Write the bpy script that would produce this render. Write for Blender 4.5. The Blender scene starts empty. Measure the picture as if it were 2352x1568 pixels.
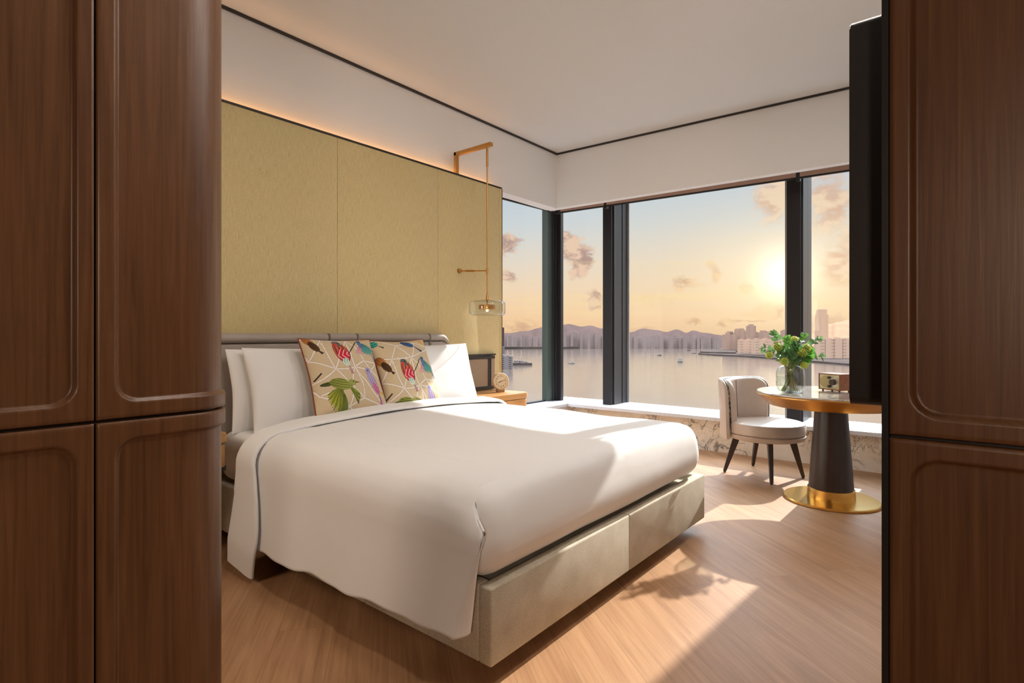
import bpy, bmesh, math, random
import numpy as np
from mathutils import Vector, Matrix, noise as mnoise
random.seed(7)
PI = math.pi
C = bpy.context.scene.collection

# ------------------------------------------------------------------ camera model (used to measure the room)
FPX, CAMH, CX, HY = 1267.0, 1.16, 1176.0, 767.0
YAW = math.atan((2215.0 - CX) / FPX)
FW = (math.cos(YAW), math.sin(YAW)); RT = (math.sin(YAW), -math.cos(YAW))
def ray(px, py):
    u = (px - CX) / FPX; v = (HY - py) / FPX
    return FW[0] + u * RT[0], FW[1] + u * RT[1], v
def at_depth(px, py, w):
    d = ray(px, py); return Vector((d[0] * w, d[1] * w, CAMH + d[2] * w))
def at_z(px, py, z):
    d = ray(px, py); t = (z - CAMH) / d[2]; return Vector((d[0] * t, d[1] * t, z))
def x_at(px, Y):
    d = ray(px, HY); return d[0] / d[1] * Y

# ------------------------------------------------------------------ materials
def lin(c):
    return tuple(((v / 255.0) / 12.92 if v / 255.0 <= 0.04045 else ((v / 255.0 + 0.055) / 1.055) ** 2.4) for v in c)
class NT:
    def __init__(s, nt): s.nt = nt; s.n = nt.nodes; s.l = nt.links
    def add(s, t, **kw):
        n = s.n.new(t)
        for k, v in kw.items():
            if hasattr(n, k): setattr(n, k, v)
        return n
    def sock(s, dst, v):
        if v is None: return
        if hasattr(v, 'is_output'): s.l.new(v, dst)
        else: dst.default_value = v
    def m(s, op, a, b=None, c=None, clamp=False):
        n = s.n.new('ShaderNodeMath'); n.operation = op; n.use_clamp = clamp
        s.sock(n.inputs[0], a); s.sock(n.inputs[1], b)
        if c is not None: s.sock(n.inputs[2], c)
        return n.outputs[0]
    def mix(s, f, a, b):
        n = s.n.new('ShaderNodeMix'); n.data_type = 'RGBA'
        s.sock(n.inputs[0], f); s.sock(n.inputs[6], a); s.sock(n.inputs[7], b)
        return n.outputs[2]
    def ramp(s, f, stops, interp='LINEAR'):
        n = s.n.new('ShaderNodeValToRGB'); n.color_ramp.interpolation = interp
        e = n.color_ramp.elements
        while len(e) < len(stops): e.new(0.5)
        for el, (p, c) in zip(e, stops): el.position = p; el.color = (*c[:3], 1)
        s.sock(n.inputs[0], f); return n.outputs[0]
    def sstep(s, v, a, b):
        n = s.n.new('ShaderNodeMapRange'); n.interpolation_type = 'SMOOTHSTEP'
        s.sock(n.inputs[0], v); n.inputs[1].default_value = a; n.inputs[2].default_value = b
        return n.outputs[0]
    def noise(s, vec, scale, detail=3, rough=0.5, dist=0.0):
        n = s.n.new('ShaderNodeTexNoise'); s.sock(n.inputs['Vector'], vec)
        n.inputs['Scale'].default_value = scale; n.inputs['Detail'].default_value = detail
        n.inputs['Roughness'].default_value = rough; n.inputs['Distortion'].default_value = dist
        return n.outputs[0]
    def mapping(s, vec, scale=(1, 1, 1), rot=(0, 0, 0), loc=(0, 0, 0)):
        n = s.n.new('ShaderNodeMapping'); s.sock(n.inputs[0], vec)
        n.inputs[1].default_value = loc; n.inputs[2].default_value = rot; n.inputs[3].default_value = scale
        return n.outputs[0]
    def bump(s, h, strength=0.2, dist=0.01):
        n = s.n.new('ShaderNodeBump'); n.inputs['Strength'].default_value = strength
        n.inputs['Distance'].default_value = dist; s.sock(n.inputs['Height'], h); return n.outputs[0]
    def objco(s): return s.n.new('ShaderNodeTexCoord').outputs['Object']
    def pos(s): return s.n.new('ShaderNodeNewGeometry').outputs['Position']
def new_mat(name):
    m = bpy.data.materials.new(name); m.use_nodes = True
    t = NT(m.node_tree); bs = m.node_tree.nodes['Principled BSDF']
    return m, t, bs
def mat(name, col, rough=0.5, metal=0.0, bump=None, var=0.0, vscale=8, spec=0.5, sheen=0, coat=0, stretch=(1, 1, 1), srgb=False):
    m, t, b = new_mat(name)
    if srgb: col = lin(col)
    b.inputs['Roughness'].default_value = rough; b.inputs['Metallic'].default_value = metal
    b.inputs['Specular IOR Level'].default_value = spec
    if sheen: b.inputs['Sheen Weight'].default_value = sheen
    if coat: b.inputs['Coat Weight'].default_value = coat; b.inputs['Coat Roughness'].default_value = 0.08
    p = t.mapping(t.pos(), stretch)
    if var:
        n = t.noise(p, vscale, 4)
        lo = tuple(max(0, c * (1 - var)) for c in col); hi = tuple(min(1, c * (1 + var)) for c in col)
        t.sock(b.inputs['Base Color'], t.ramp(n, [(0.3, lo), (0.7, hi)]))
    else: b.inputs['Base Color'].default_value = (*col, 1)
    if bump:
        t.sock(b.inputs['Normal'], t.bump(t.noise(p, bump[0], 3), bump[1], bump[2] if len(bump) > 2 else 0.005))
    return m
def wood(name, cols, rough=0.4, axis=2, scale=1.0, coat=0.0, rotz=0.0):
    m, t, b = new_mat(name)
    st = [55 * scale] * 3; st[axis] = 1.6 * scale
    p = t.mapping(t.mapping(t.pos(), (1, 1, 1), (0, 0, rotz)), tuple(st))
    n1 = t.noise(p, 1.0, 5, 0.62, 0.6)
    st2 = [9 * scale] * 3; st2[axis] = 0.5 * scale
    n2 = t.noise(t.mapping(t.mapping(t.pos(), (1, 1, 1), (0, 0, rotz)), tuple(st2)), 1.0, 3, 0.5, 1.2)
    f = t.m('ADD', t.m('MULTIPLY', n1, 0.6), t.m('MULTIPLY', n2, 0.4))
    t.sock(b.inputs['Base Color'], t.ramp(f, [(0.3, cols[0]), (0.5, cols[1]), (0.72, cols[2])]))
    b.inputs['Roughness'].default_value = rough
    if coat: b.inputs['Coat Weight'].default_value = coat
    t.sock(b.inputs['Normal'], t.bump(n1, 0.12, 0.002))
    return m
M = {}
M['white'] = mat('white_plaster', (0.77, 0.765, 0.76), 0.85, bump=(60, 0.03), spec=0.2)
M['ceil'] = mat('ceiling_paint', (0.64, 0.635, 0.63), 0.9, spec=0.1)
M['linen'] = mat('white_cotton', (0.83, 0.825, 0.825), 0.85, spec=0.12, sheen=0.2, bump=(900, 0.05, 0.001))
M['linen2'] = mat('white_cotton_sateen', (0.82, 0.815, 0.815), 0.7, spec=0.2, sheen=0.2, bump=(7, 0.10, 0.02))
M['black'] = mat('black_metal', (0.012, 0.011, 0.012), 0.4)
M['dark_trim'] = mat('dark_brown_trim', (0.02, 0.014, 0.012), 0.45)
M['mull'] = mat('dark_window_metal', (0.014, 0.012, 0.014), 0.45, spec=0.3)
M['mull_side'] = mat('grey_window_metal', (0.032, 0.031, 0.034), 0.42, metal=0.1)
M['mull_edge'] = mat('light_gasket', (0.30, 0.29, 0.28), 0.5)
M['green_strip'] = mat('green_tinted_frame', (0.04, 0.058, 0.05), 0.35)
M['pink_trim'] = mat('copper_brown_trim', (0.42, 0.26, 0.20), 0.5)
M['sill'] = mat('white_sill', (0.60, 0.61, 0.65), 0.3)
M['leather'] = mat('taupe_leather', (0.38, 0.335, 0.30), 0.42, bump=(350, 0.06, 0.001), var=0.06, vscale=6)
M['leather_seam'] = mat('dark_taupe_leather', (0.13, 0.105, 0.09), 0.45)
M['brass'] = mat('aged_brass', (0.60, 0.32, 0.105), 0.36, metal=1.0, var=0.05, vscale=30)
M['rim'] = mat('bronze_rim', (0.60, 0.33, 0.11), 0.3, metal=1.0)
M['gold'] = mat('polished_brass', (0.80, 0.52, 0.16), 0.2, metal=1.0)
M['tv'] = mat('black_tv_shell', (0.016, 0.013, 0.013), 0.42)
M['screen'] = mat('tv_screen', (0.005, 0.005, 0.006), 0.08)
M['chair'] = mat('beige_leather', (0.54, 0.44, 0.37), 0.42, bump=(300, 0.06, 0.001), var=0.05, vscale=10, spec=0.4)
M['darkleg'] = mat('dark_bronze_leg', (0.035, 0.021, 0.018), 0.35)
M['piping'] = mat('rust_piping', (0.22, 0.045, 0.02), 0.7)
M['cushion_back'] = mat('beige_cushion_back', (0.62, 0.54, 0.42), 0.85)
M['clock'] = mat('pale_wood_clock', (0.70, 0.55, 0.36), 0.5, var=0.06, vscale=30, stretch=(1, 1, 8))
M['dial'] = mat('cream_dial', (0.72, 0.60, 0.41), 0.6)
M['ink'] = mat('black_ink', (0.012, 0.009, 0.007), 0.6)
M['clock_foot'] = mat('clock_wood_foot', (0.40, 0.24, 0.12), 0.5)
M['radio_front'] = mat('radio_cream_front', (0.66, 0.58, 0.33), 0.5)
M['radio_grille'] = mat('radio_tan_grille', (0.42, 0.32, 0.14), 0.7, bump=(900, 0.4, 0.001))
M['radio_knob'] = mat('radio_brown_knob', (0.05, 0.03, 0.022), 0.4)
M['radio_ring'] = mat('radio_silver_ring', (0.65, 0.62, 0.52), 0.3, metal=0.7)
M['walnut'] = wood('radio_walnut', [(0.13, 0.035, 0.013), (0.26, 0.085, 0.03), (0.36, 0.14, 0.055)], 0.35, axis=1)
M['wardrobe'] = wood('wardrobe_wood', [(0.078, 0.031, 0.012), (0.138, 0.060, 0.024), (0.20, 0.095, 0.042)], 0.38, coat=0.0, scale=1.7)
M['nswood'] = wood('nightstand_oak', [(0.40, 0.19, 0.06), (0.52, 0.27, 0.09), (0.62, 0.35, 0.14)], 0.4, axis=0)
M['pedestal'] = wood('dark_pedestal_wood', [(0.018, 0.009, 0.007), (0.034, 0.019, 0.015), (0.055, 0.032, 0.026)], 0.32)
M['stem'] = mat('green_stem', (0.20, 0.26, 0.05), 0.5, var=0.3, vscale=40)
M['stem_brown'] = mat('brown_stem', (0.30, 0.17, 0.05), 0.5, var=0.3, vscale=40)
def leaf_mat(name, col, col2):
    m, t, b = new_mat(name)
    t.sock(b.inputs['Base Color'], t.ramp(t.noise(t.pos(), 25, 2), [(0.3, col), (0.7, col2)]))
    b.inputs['Roughness'].default_value = 0.45
    tr = t.add('ShaderNodeBsdfTranslucent'); tr.inputs[0].default_value = (*[min(1, c * 2.2) for c in col2], 1)
    mx = t.add('ShaderNodeMixShader'); mx.inputs[0].default_value = 0.35
    t.l.new(b.outputs[0], mx.inputs[1]); t.l.new(tr.outputs[0], mx.inputs[2])
    t.l.new(mx.outputs[0], t.n['Material Output'].inputs[0]); return m
M['leaf'] = leaf_mat('eucalyptus_leaf', (0.055, 0.11, 0.05), (0.10, 0.21, 0.07))
M['leaf_bright'] = leaf_mat('fresh_leaf', (0.045, 0.135, 0.022), (0.095, 0.25, 0.038))
M['bloom'] = leaf_mat('lime_bloom', (0.36, 0.42, 0.04), (0.58, 0.62, 0.10))
def clear_glass(name, tint, ior=1.45, gl=1.0, rough=0.0):
    m, t, b = new_mat(name); t.n.remove(b)
    tr = t.add('ShaderNodeBsdfTransparent'); tr.inputs[0].default_value = (*tint, 1)
    gs = t.add('ShaderNodeBsdfGlossy'); gs.inputs['Roughness'].default_value = rough
    lw = t.add('ShaderNodeLayerWeight'); f0 = ((ior - 1) / (ior + 1)) ** 2
    mx = t.add('ShaderNodeMixShader')
    t.sock(mx.inputs[0], t.m('MULTIPLY', t.m('ADD', t.m('MULTIPLY', t.m('POWER', lw.outputs['Facing'], 5.0), 1 - f0), f0), gl))
    t.l.new(tr.outputs[0], mx.inputs[1]); t.l.new(gs.outputs[0], mx.inputs[2])
    t.l.new(mx.outputs[0], t.n['Material Output'].inputs[0]); return m
M['pane'] = clear_glass('window_glass', (0.98, 0.99, 0.985), 1.3, 0.35)
M['lampglass'] = clear_glass('lamp_glass', (0.96, 0.97, 0.97), 1.5, 1.0)
M['vase'] = clear_glass('vase_glass', (0.93, 0.95, 0.95), 1.5, 1.0)
M['water_in'] = clear_glass('vase_water', (0.95, 0.965, 0.94), 1.25, 0.8)
def emit(name, col, s):
    m, t, b = new_mat(name); b.inputs['Base Color'].default_value = (0.8, 0.7, 0.5, 1)
    b.inputs['Emission Color'].default_value = (*col, 1); b.inputs['Emission Strength'].default_value = s; return m
M['led'] = emit('warm_led', (1.0, 0.50, 0.18), 11.0)
M['bulb'] = emit('warm_bulb', (1.0, 0.62, 0.28), 3.0)
# floor planks
m, t, b = new_mat('oak_planks')
ANG = math.radians(52)
p = t.mapping(t.pos(), (1, 1, 1), (0, 0, -ANG))
br = t.add('ShaderNodeTexBrick'); br.offset = 0.37
t.sock(br.inputs['Vector'], p)
br.inputs['Scale'].default_value = 1.0; br.inputs['Mortar Size'].default_value = 0.0012; br.inputs['Mortar Smooth'].default_value = 0.3
br.inputs['Bias'].default_value = 0.0
br.inputs['Brick Width'].default_value = 2.3; br.inputs['Row Height'].default_value = 0.21
br.inputs['Color1'].default_value = (0, 0, 0, 1); br.inputs['Color2'].default_value = (1, 1, 1, 1); br.inputs['Mortar'].default_value = (0.5, 0.5, 0.5, 1)
vr = t.add('ShaderNodeVectorMath', operation='ADD'); t.sock(vr.inputs[0], p)
cb = t.add('ShaderNodeCombineXYZ'); t.sock(cb.inputs[0], t.m('MULTIPLY', br.outputs['Color'], 7.3)); t.sock(cb.inputs[1], t.m('MULTIPLY', br.outputs['Color'], 3.1))
t.sock(vr.inputs[1], cb.outputs[0])
g1 = t.noise(t.mapping(vr.outputs[0], (2.2, 70, 1)), 1.0, 5, 0.6, 0.4)
g2 = t.noise(t.mapping(vr.outputs[0], (0.9, 7, 1)), 1.0, 4, 0.55, 1.5)
f = t.m('ADD', t.m('ADD', t.m('MULTIPLY', g1, 0.45), t.m('MULTIPLY', g2, 0.55)), t.m('MULTIPLY', t.m('SUBTRACT', br.outputs['Color'], 0.5), 0.10))
colr = t.ramp(f, [(0.28, (0.265, 0.13, 0.060)), (0.5, (0.40, 0.218, 0.110)), (0.75, (0.52, 0.305, 0.165))])
colr = t.mix(t.m('MULTIPLY', br.outputs['Fac'], 0.4), colr, (0.10, 0.05, 0.025, 1))
t.sock(b.inputs['Base Color'], colr)
b.inputs['Roughness'].default_value = 0.42; b.inputs['Specular IOR Level'].default_value = 0.35
t.sock(b.inputs['Normal'], t.bump(t.m('SUBTRACT', g1, t.m('MULTIPLY', br.outputs['Fac'], 2.0)), 0.10, 0.003))
M['floor'] = m
# olive fabric wall panel
m, t, b = new_mat('olive_fabric')
n1 = t.noise(t.mapping(t.pos(), (260, 260, 14)), 1.0, 3, 0.6); n2 = t.noise(t.mapping(t.pos(), (40, 40, 320)), 1.0, 3, 0.6)
f = t.m('ADD', t.m('MULTIPLY', n1, 0.55), t.m('MULTIPLY', n2, 0.45))
t.sock(b.inputs['Base Color'], t.ramp(f, [(0.32, (0.50, 0.395, 0.18)), (0.5, (0.645, 0.525, 0.27)), (0.7, (0.76, 0.63, 0.35))]))
b.inputs['Roughness'].default_value = 0.8; b.inputs['Sheen Weight'].default_value = 0.2; b.inputs['Specular IOR Level'].default_value = 0.2
t.sock(b.inputs['Normal'], t.bump(f, 0.35, 0.003)); M['olive'] = m
# bed base tweed
m, t, b = new_mat('bed_base_tweed')
n1 = t.noise(t.pos(), 420, 3, 0.7); n2 = t.noise(t.pos(), 9, 3)
t.sock(b.inputs['Base Color'], t.ramp(t.m('ADD', t.m('MULTIPLY', n1, 0.8), t.m('MULTIPLY', n2, 0.2)), [(0.30, (0.27, 0.23, 0.16)), (0.5, (0.54, 0.485, 0.385)), (0.72, (0.80, 0.76, 0.66))]))
b.inputs['Roughness'].default_value = 0.85; b.inputs['Specular IOR Level'].default_value = 0.2
t.sock(b.inputs['Normal'], t.bump(n1, 0.3, 0.003)); M['tweed'] = m
# marble
def marble(name, base, base2, vein, scale, rough, amt=1.0, coat=0):
    m, t, b = new_mat(name)
    p = t.pos()
    warp = t.add('ShaderNodeTexNoise'); t.sock(warp.inputs['Vector'], p); warp.inputs['Scale'].default_value = scale * 0.7; warp.inputs['Detail'].default_value = 3
    vm = t.add('ShaderNodeVectorMath', operation='MULTIPLY_ADD'); t.sock(vm.inputs[0], warp.outputs['Color']); vm.inputs[1].default_value = (0.35, 0.35, 0.35); t.sock(vm.inputs[2], p)
    a = t.m('ABSOLUTE', t.m('SUBTRACT', t.noise(vm.outputs[0], scale, 6, 0.6, 1.0), 0.5))
    v1 = t.m('SUBTRACT', 1.0, t.sstep(a, 0.0, 0.035))
    a2 = t.m('ABSOLUTE', t.m('SUBTRACT', t.noise(vm.outputs[0], scale * 2.3, 5, 0.6, 1.5), 0.5))
    v2 = t.m('MULTIPLY', t.m('SUBTRACT', 1.0, t.sstep(a2, 0.0, 0.02)), 0.6)
    msk = t.sstep(t.noise(p, scale * 0.45, 2), 0.42, 0.60)
    v = t.m('MULTIPLY', t.m('MULTIPLY', t.m('MAXIMUM', v1, v2), msk), amt)
    bc = t.ramp(t.noise(vm.outputs[0], scale * 0.8, 3), [(0.35, base), (0.65, base2)])
    t.sock(b.inputs['Base Color'], t.mix(v, bc, (*vein, 1)))
    b.inputs['Roughness'].default_value = rough
    if coat: b.inputs['Coat Weight'].default_value = coat
    return m
M['marble'] = marble('veined_marble', (0.72, 0.62, 0.50), (0.80, 0.74, 0.66), (0.06, 0.05, 0.045), 4.6, 0.28, 0.8)
M['marble_top'] = marble('polished_marble_top', (0.50, 0.47, 0.44), (0.74, 0.71, 0.68), (0.16, 0.11, 0.08), 5.0, 0.05, 0.8, coat=0.6)
# rattan cane webbing
m, t, b = new_mat('cane_webbing')
sp = t.add('ShaderNodeSeparateXYZ'); t.sock(sp.inputs[0], t.pos())
fx = t.m('MULTIPLY', sp.outputs[0], 2 * PI / 0.0135); fz = t.m('MULTIPLY', sp.outputs[2], 2 * PI / 0.0135)
hole = t.sstep(t.m('MULTIPLY', t.m('SINE', t.m('ADD', fx, t.m('MULTIPLY', fz, 0.5))), t.m('SINE', fz)), 0.08, 0.35)
t.sock(b.inputs['Base Color'], t.mix(hole, (0.46, 0.33, 0.22, 1), (0.03, 0.018, 0.012, 1)))
b.inputs['Roughness'].default_value = 0.6; M['cane'] = m
# floral piping fabric on chair
m, t, b = new_mat('floral_fabric')
nz = t.noise(t.pos(), 26, 1, 0.5, 1.5)
t.sock(b.inputs['Base Color'], t.ramp(nz, [(0.0, (0.01, 0.012, 0.01)), (0.44, (0.02, 0.09, 0.05)), (0.50, (0.55, 0.5, 0.4)), (0.54, (0.012, 0.014, 0.012)), (0.62, (0.5, 0.12, 0.03)), (0.68, (0.015, 0.03, 0.02))], 'CONSTANT'))
M['floral'] = m
# painted cushion: colour attribute
m, t, b = new_mat('printed_cotton')
at = t.add('ShaderNodeAttribute'); at.attribute_name = 'print'
t.l.new(at.outputs[0], b.inputs['Base Color']); b.inputs['Roughness'].default_value = 0.75; b.inputs['Specular IOR Level'].default_value = 0.2
t.sock(b.inputs['Normal'], t.bump(t.noise(t.pos(), 14, 4), 0.2, 0.02))
M['print'] = m
# outdoors: distant hills and towers carry the haze in their base colours
def haze_mat(name, c1, c2, win=None):
    m, t, b = new_mat(name)
    p = t.pos()
    if win:
        sp = t.add('ShaderNodeSeparateXYZ'); t.sock(sp.inputs[0], p)
        a = t.sstep(t.m('SINE', t.m('MULTIPLY', t.m('ADD', sp.outputs[1], t.m('MULTIPLY', sp.outputs[0], 0.4)), 2 * PI / win[0])), 0.1, 0.6)
        z = t.sstep(t.m('SINE', t.m('MULTIPLY', sp.outputs[2], 2 * PI / win[1])), -0.2, 0.4)
        f = t.m('MULTIPLY', a, z)
    else: f = t.sstep(t.noise(p, 0.02, 4, 0.6), 0.3, 0.7)
    t.sock(b.inputs['Base Color'], t.mix(f, (*c1, 1), (*c2, 1)))
    b.inputs['Roughness'].default_value = 1.0; b.inputs['Specular IOR Level'].default_value = 0.0
    return m
M['hill'] = haze_mat('haze_tinted_hill', (0.044, 0.030, 0.028), (0.054, 0.037, 0.034))
M['hill_warm'] = haze_mat('haze_tinted_warm_hill', (0.135, 0.083, 0.052), (0.155, 0.098, 0.064))
M['far_tower'] = haze_mat('haze_tinted_far_tower', (0.160, 0.122, 0.113), (0.136, 0.104, 0.097), (14, 9))
M['sky_tower'] = haze_mat('haze_tinted_skyscraper', (0.30, 0.20, 0.14), (0.27, 0.18, 0.125), (9, 5))
M['mid_tower'] = haze_mat('haze_tinted_mid_tower', (0.215, 0.142, 0.11), (0.175, 0.115, 0.09), (9, 6))
M['warm_tower'] = haze_mat('haze_tinted_warm_tower', (0.29, 0.195, 0.145), (0.22, 0.145, 0.11), (11, 6))
M['shore'] = haze_mat('shore_rock', (0.040, 0.031, 0.028), (0.058, 0.045, 0.040))
M['near_wall'] = haze_mat('pale_apartment_wall', (0.126, 0.108, 0.105), (0.045, 0.039, 0.042), (5.5, 3.1))
M['boat'] = mat('boat_hull', (0.06, 0.045, 0.04), 0.7)
M['boat_white'] = mat('boat_white', (0.17, 0.15, 0.135), 0.6)
m, t, b = new_mat('harbour_water')
pw = t.pos()
b.inputs['Base Color'].default_value = (0.06, 0.045, 0.038, 1); b.inputs['Roughness'].default_value = 0.11; b.inputs['IOR'].default_value = 1.33
nn = t.m('ADD', t.noise(t.mapping(pw, (0.35, 0.12, 1)), 1.0, 4, 0.6), t.m('MULTIPLY', t.noise(t.mapping(pw, (0.012, 0.005, 1)), 1.0, 3), 3.0))
t.sock(b.inputs['Normal'], t.bump(nn, 0.10, 1.0))
M['sea'] = m

# ------------------------------------------------------------------ geometry helpers
ORG = {}
def tag(o, label=None, cat=None, group=None, kind=None):
    if label: o['label'] = label
    if cat: o['category'] = cat
    if group: o['group'] = group
    if kind: o['kind'] = kind
    return o
def empty(name, loc, label=None, cat=None, group=None):
    o = bpy.data.objects.new(name, None); C.objects.link(o); o.location = loc
    o.empty_display_size = 0.1; ORG[o.name] = Vector(loc)
    return tag(o, label, cat, group)
def build(name, bm, material, parent=None, smooth=True, angle=35, origin=None):
    bmesh.ops.remove_doubles(bm, verts=bm.verts, dist=1e-6)
    bmesh.ops.recalc_face_normals(bm, faces=bm.faces)
    off = Vector((0, 0, 0))
    if parent is not None: off = ORG[parent.name]
    elif origin is not None: off = Vector(origin)
    if off.length: bmesh.ops.translate(bm, verts=bm.verts, vec=-off)
    me = bpy.data.meshes.new(name); bm.to_mesh(me); bm.free()
    for mm in (material if isinstance(material, (list, tuple)) else [material]): me.materials.append(mm)
    if smooth:
        me.shade_smooth()
        try: me.set_sharp_from_angle(angle=math.radians(angle))
        except Exception: pass
    o = bpy.data.objects.new(name, me); C.objects.link(o)
    if parent is not None: o.parent = parent; ORG[o.name] = off
    else: o.location = off; ORG[o.name] = off
    return o
def BM(): return bmesh.new()
def box(bm, x0, x1, y0, y1, z0, z1, bev=0.0, seg=2, mi=0, rot=None):
    b2 = bmesh.new() if (bev or rot) else bm
    vs = [b2.verts.new((x, y, z)) for z in (z0, z1) for y in (y0, y1) for x in (x0, x1)]
    fs = [(0, 2, 3, 1), (4, 5, 7, 6), (0, 1, 5, 4), (2, 6, 7, 3), (0, 4, 6, 2), (1, 3, 7, 5)]
    for f in fs:
        ff = b2.faces.new([vs[i] for i in f]); ff.material_index = mi
    if b2 is not bm:
        if bev: bmesh.ops.bevel(b2, geom=list(b2.edges), offset=bev, segments=seg, affect='EDGES', profile=0.5)
        if rot is not None: bmesh.ops.transform(b2, matrix=rot, verts=b2.verts)
        for f in b2.faces: f.material_index = mi
        me = bpy.data.meshes.new('tmp'); b2.to_mesh(me); b2.free(); bm.from_mesh(me); bpy.data.meshes.remove(me)
def prism(bm, pts, z0, z1, mi=0):
    lo = [bm.verts.new((p[0], p[1], z0)) for p in pts]; hi = [bm.verts.new((p[0], p[1], z1)) for p in pts]
    n = len(pts)
    bm.faces.new(lo[::-1]).material_index = mi; bm.faces.new(hi).material_index = mi
    for i in range(n): bm.faces.new((lo[i], lo[(i + 1) % n], hi[(i + 1) % n], hi[i])).material_index = mi
def lathe(bm, prof, c=(0, 0, 0), n=48, mi=0, close=False):
    rings = []
    for r, z in prof:
        if r < 1e-6: rings.append([bm.verts.new((c[0], c[1], c[2] + z))])
        else: rings.append([bm.verts.new((c[0] + r * math.cos(2 * PI * i / n), c[1] + r * math.sin(2 * PI * i / n), c[2] + z)) for i in range(n)])
    for a, b in zip(rings, rings[1:]):
        for i in range(n):
            j = (i + 1) % n
            if len(a) == 1 and len(b) == 1: continue
            if len(a) == 1: f = bm.faces.new((a[0], b[j], b[i]))
            elif len(b) == 1: f = bm.faces.new((a[i], a[j], b[0]))
            else: f = bm.faces.new((a[i], a[j], b[j], b[i]))
            f.material_index = mi
def tube(bm, pts, r, n=10, caps=True, mi=0):
    pts = [Vector(p) for p in pts]; rs = r if isinstance(r, (list, tuple)) else [r] * len(pts)
    rings = []; prev = None
    for i, p in enumerate(pts):
        d = (pts[min(i + 1, len(pts) - 1)] - pts[max(i - 1, 0)]).normalized()
        if prev is None:
            a = d.orthogonal().normalized()
        else:
            a = (prev - d * prev.dot(d)); a = a.normalized() if a.length > 1e-6 else d.orthogonal().normalized()
        prev = a; b = d.cross(a)
        rings.append([bm.verts.new(p + (a * math.cos(2 * PI * k / n) + b * math.sin(2 * PI * k / n)) * rs[i]) for k in range(n)])
    for A, B in zip(rings, rings[1:]):
        for k in range(n): bm.faces.new((A[k], A[(k + 1) % n], B[(k + 1) % n], B[k])).material_index = mi
    if caps:
        bm.faces.new(rings[0][::-1]).material_index = mi; bm.faces.new(rings[-1]).material_index = mi
def grid(bm, fn, us, vs, mi=0):
    V = [[bm.verts.new(fn(u, v)) for v in vs] for u in us]
    for i in range(len(us) - 1):
        for j in range(len(vs) - 1):
            bm.faces.new((V[i][j], V[i + 1][j], V[i + 1][j + 1], V[i][j + 1])).material_index = mi
    return V
def lsp(a, b, n): return [a + (b - a) * i / (n - 1) for i in range(n)]
def sm(a, b, x):
    t = min(1, max(0, (x - a) / (b - a))); return t * t * (3 - 2 * t)
def lerp(a, b, t): return a + (b - a) * t
def rrect(x0, x1, y0, y1, r, n=8, corners=(1, 1, 1, 1)):
    pts = []
    for (cx, cy, a0, on) in ((x1 - r, y1 - r, 0, corners[0]), (x0 + r, y1 - r, 90, corners[1]), (x0 + r, y0 + r, 180, corners[2]), (x1 - r, y0 + r, 270, corners[3])):
        if on:
            for k in range(n + 1):
                a = math.radians(a0 + 90 * k / n); pts.append((cx + r * math.cos(a), cy + r * math.sin(a)))
        else:
            a = math.radians(a0 + 45); s = math.sqrt(2); pts.append((cx + r * s * math.cos(a), cy + r * s * math.sin(a)))
    return pts

# ------------------------------------------------------------------ room shell
ZC = 3.14
def struct(name, bm, m, smooth=False): return tag(build(name, bm, m, smooth=smooth), kind='structure')
bm = BM(); box(bm, -1.6, 5.62, -1.6, 4.05, -0.12, 0.0); struct('floor', bm, M['floor'])
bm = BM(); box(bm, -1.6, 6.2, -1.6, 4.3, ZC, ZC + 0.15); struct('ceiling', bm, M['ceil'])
# headboard wall, the soffit it carries over the corner window, and the end of the wall at the window
bm = BM(); box(bm, -0.72, 4.0, 3.465, 4.10, 0, ZC); prism(bm, [(4.0, 3.465), (4.999, 3.465), (4.999, 3.60), (4.0, 3.60)], 2.538, ZC)
box(bm, 4.02, 5.75, 3.62, 4.02, 0, 0.312); struct('wall_back', bm, M['white'])
bm = BM(); box(bm, -0.72, -0.60, 1.86, 3.465, 0, ZC); struct('wall_left', bm, M['white'])
bm = BM(); prism(bm, [(4.999, 3.465), (5.175, 0.12), (5.25, 0.12), (5.08, 3.60), (4.999, 3.60)], 2.543, ZC); struct('wall_right_soffit', bm, M['white'])
# window pocket head (above the glazing) and right jamb
bm = BM(); box(bm, 5.75, 6.05, 0.0, 4.1, 2.93, ZC); box(bm, 4.02, 5.75, 3.90, 4.1, 2.93, ZC); box(bm, 5.60, 6.05, -0.05, 0.515, 0.0, ZC); struct('wall_right', bm, M['white'])
bm = BM(); box(bm, 1.99, 5.5, -0.05, 0.105, 0, ZC); box(bm, 1.345, 1.99, 0.1125, 0.1135, 0, ZC); struct('wall_front', bm, M['white'])
bm = BM(); box(bm, -1.6, -1.5, -1.6, 2.2, 0, ZC); struct('wall_hall', bm, M['wardrobe'])
bm = BM(); box(bm, -1.6, 2.0, -1.6, -1.5, 0, ZC); struct('wall_hall_end', bm, M['wardrobe'])
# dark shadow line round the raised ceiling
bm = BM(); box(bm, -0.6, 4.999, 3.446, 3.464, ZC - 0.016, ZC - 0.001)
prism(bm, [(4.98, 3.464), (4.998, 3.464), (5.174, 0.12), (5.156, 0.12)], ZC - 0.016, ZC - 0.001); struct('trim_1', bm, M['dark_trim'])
# marble apron under the window and the white sill
bm = BM(); box(bm, 5.50, 5.58, 0.105, 3.65, 0, 0.312); struct('wall_right_apron', bm, M['marble'])
bm = BM(); prism(bm, rrect(5.42, 6.0, 0.105, 4.02, 0.004, 2), 0.312, 0.345)
box(bm, 4.02, 5.42, 3.60, 4.02, 0.312, 0.345); struct('trim_2', bm, M['sill'])
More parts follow.
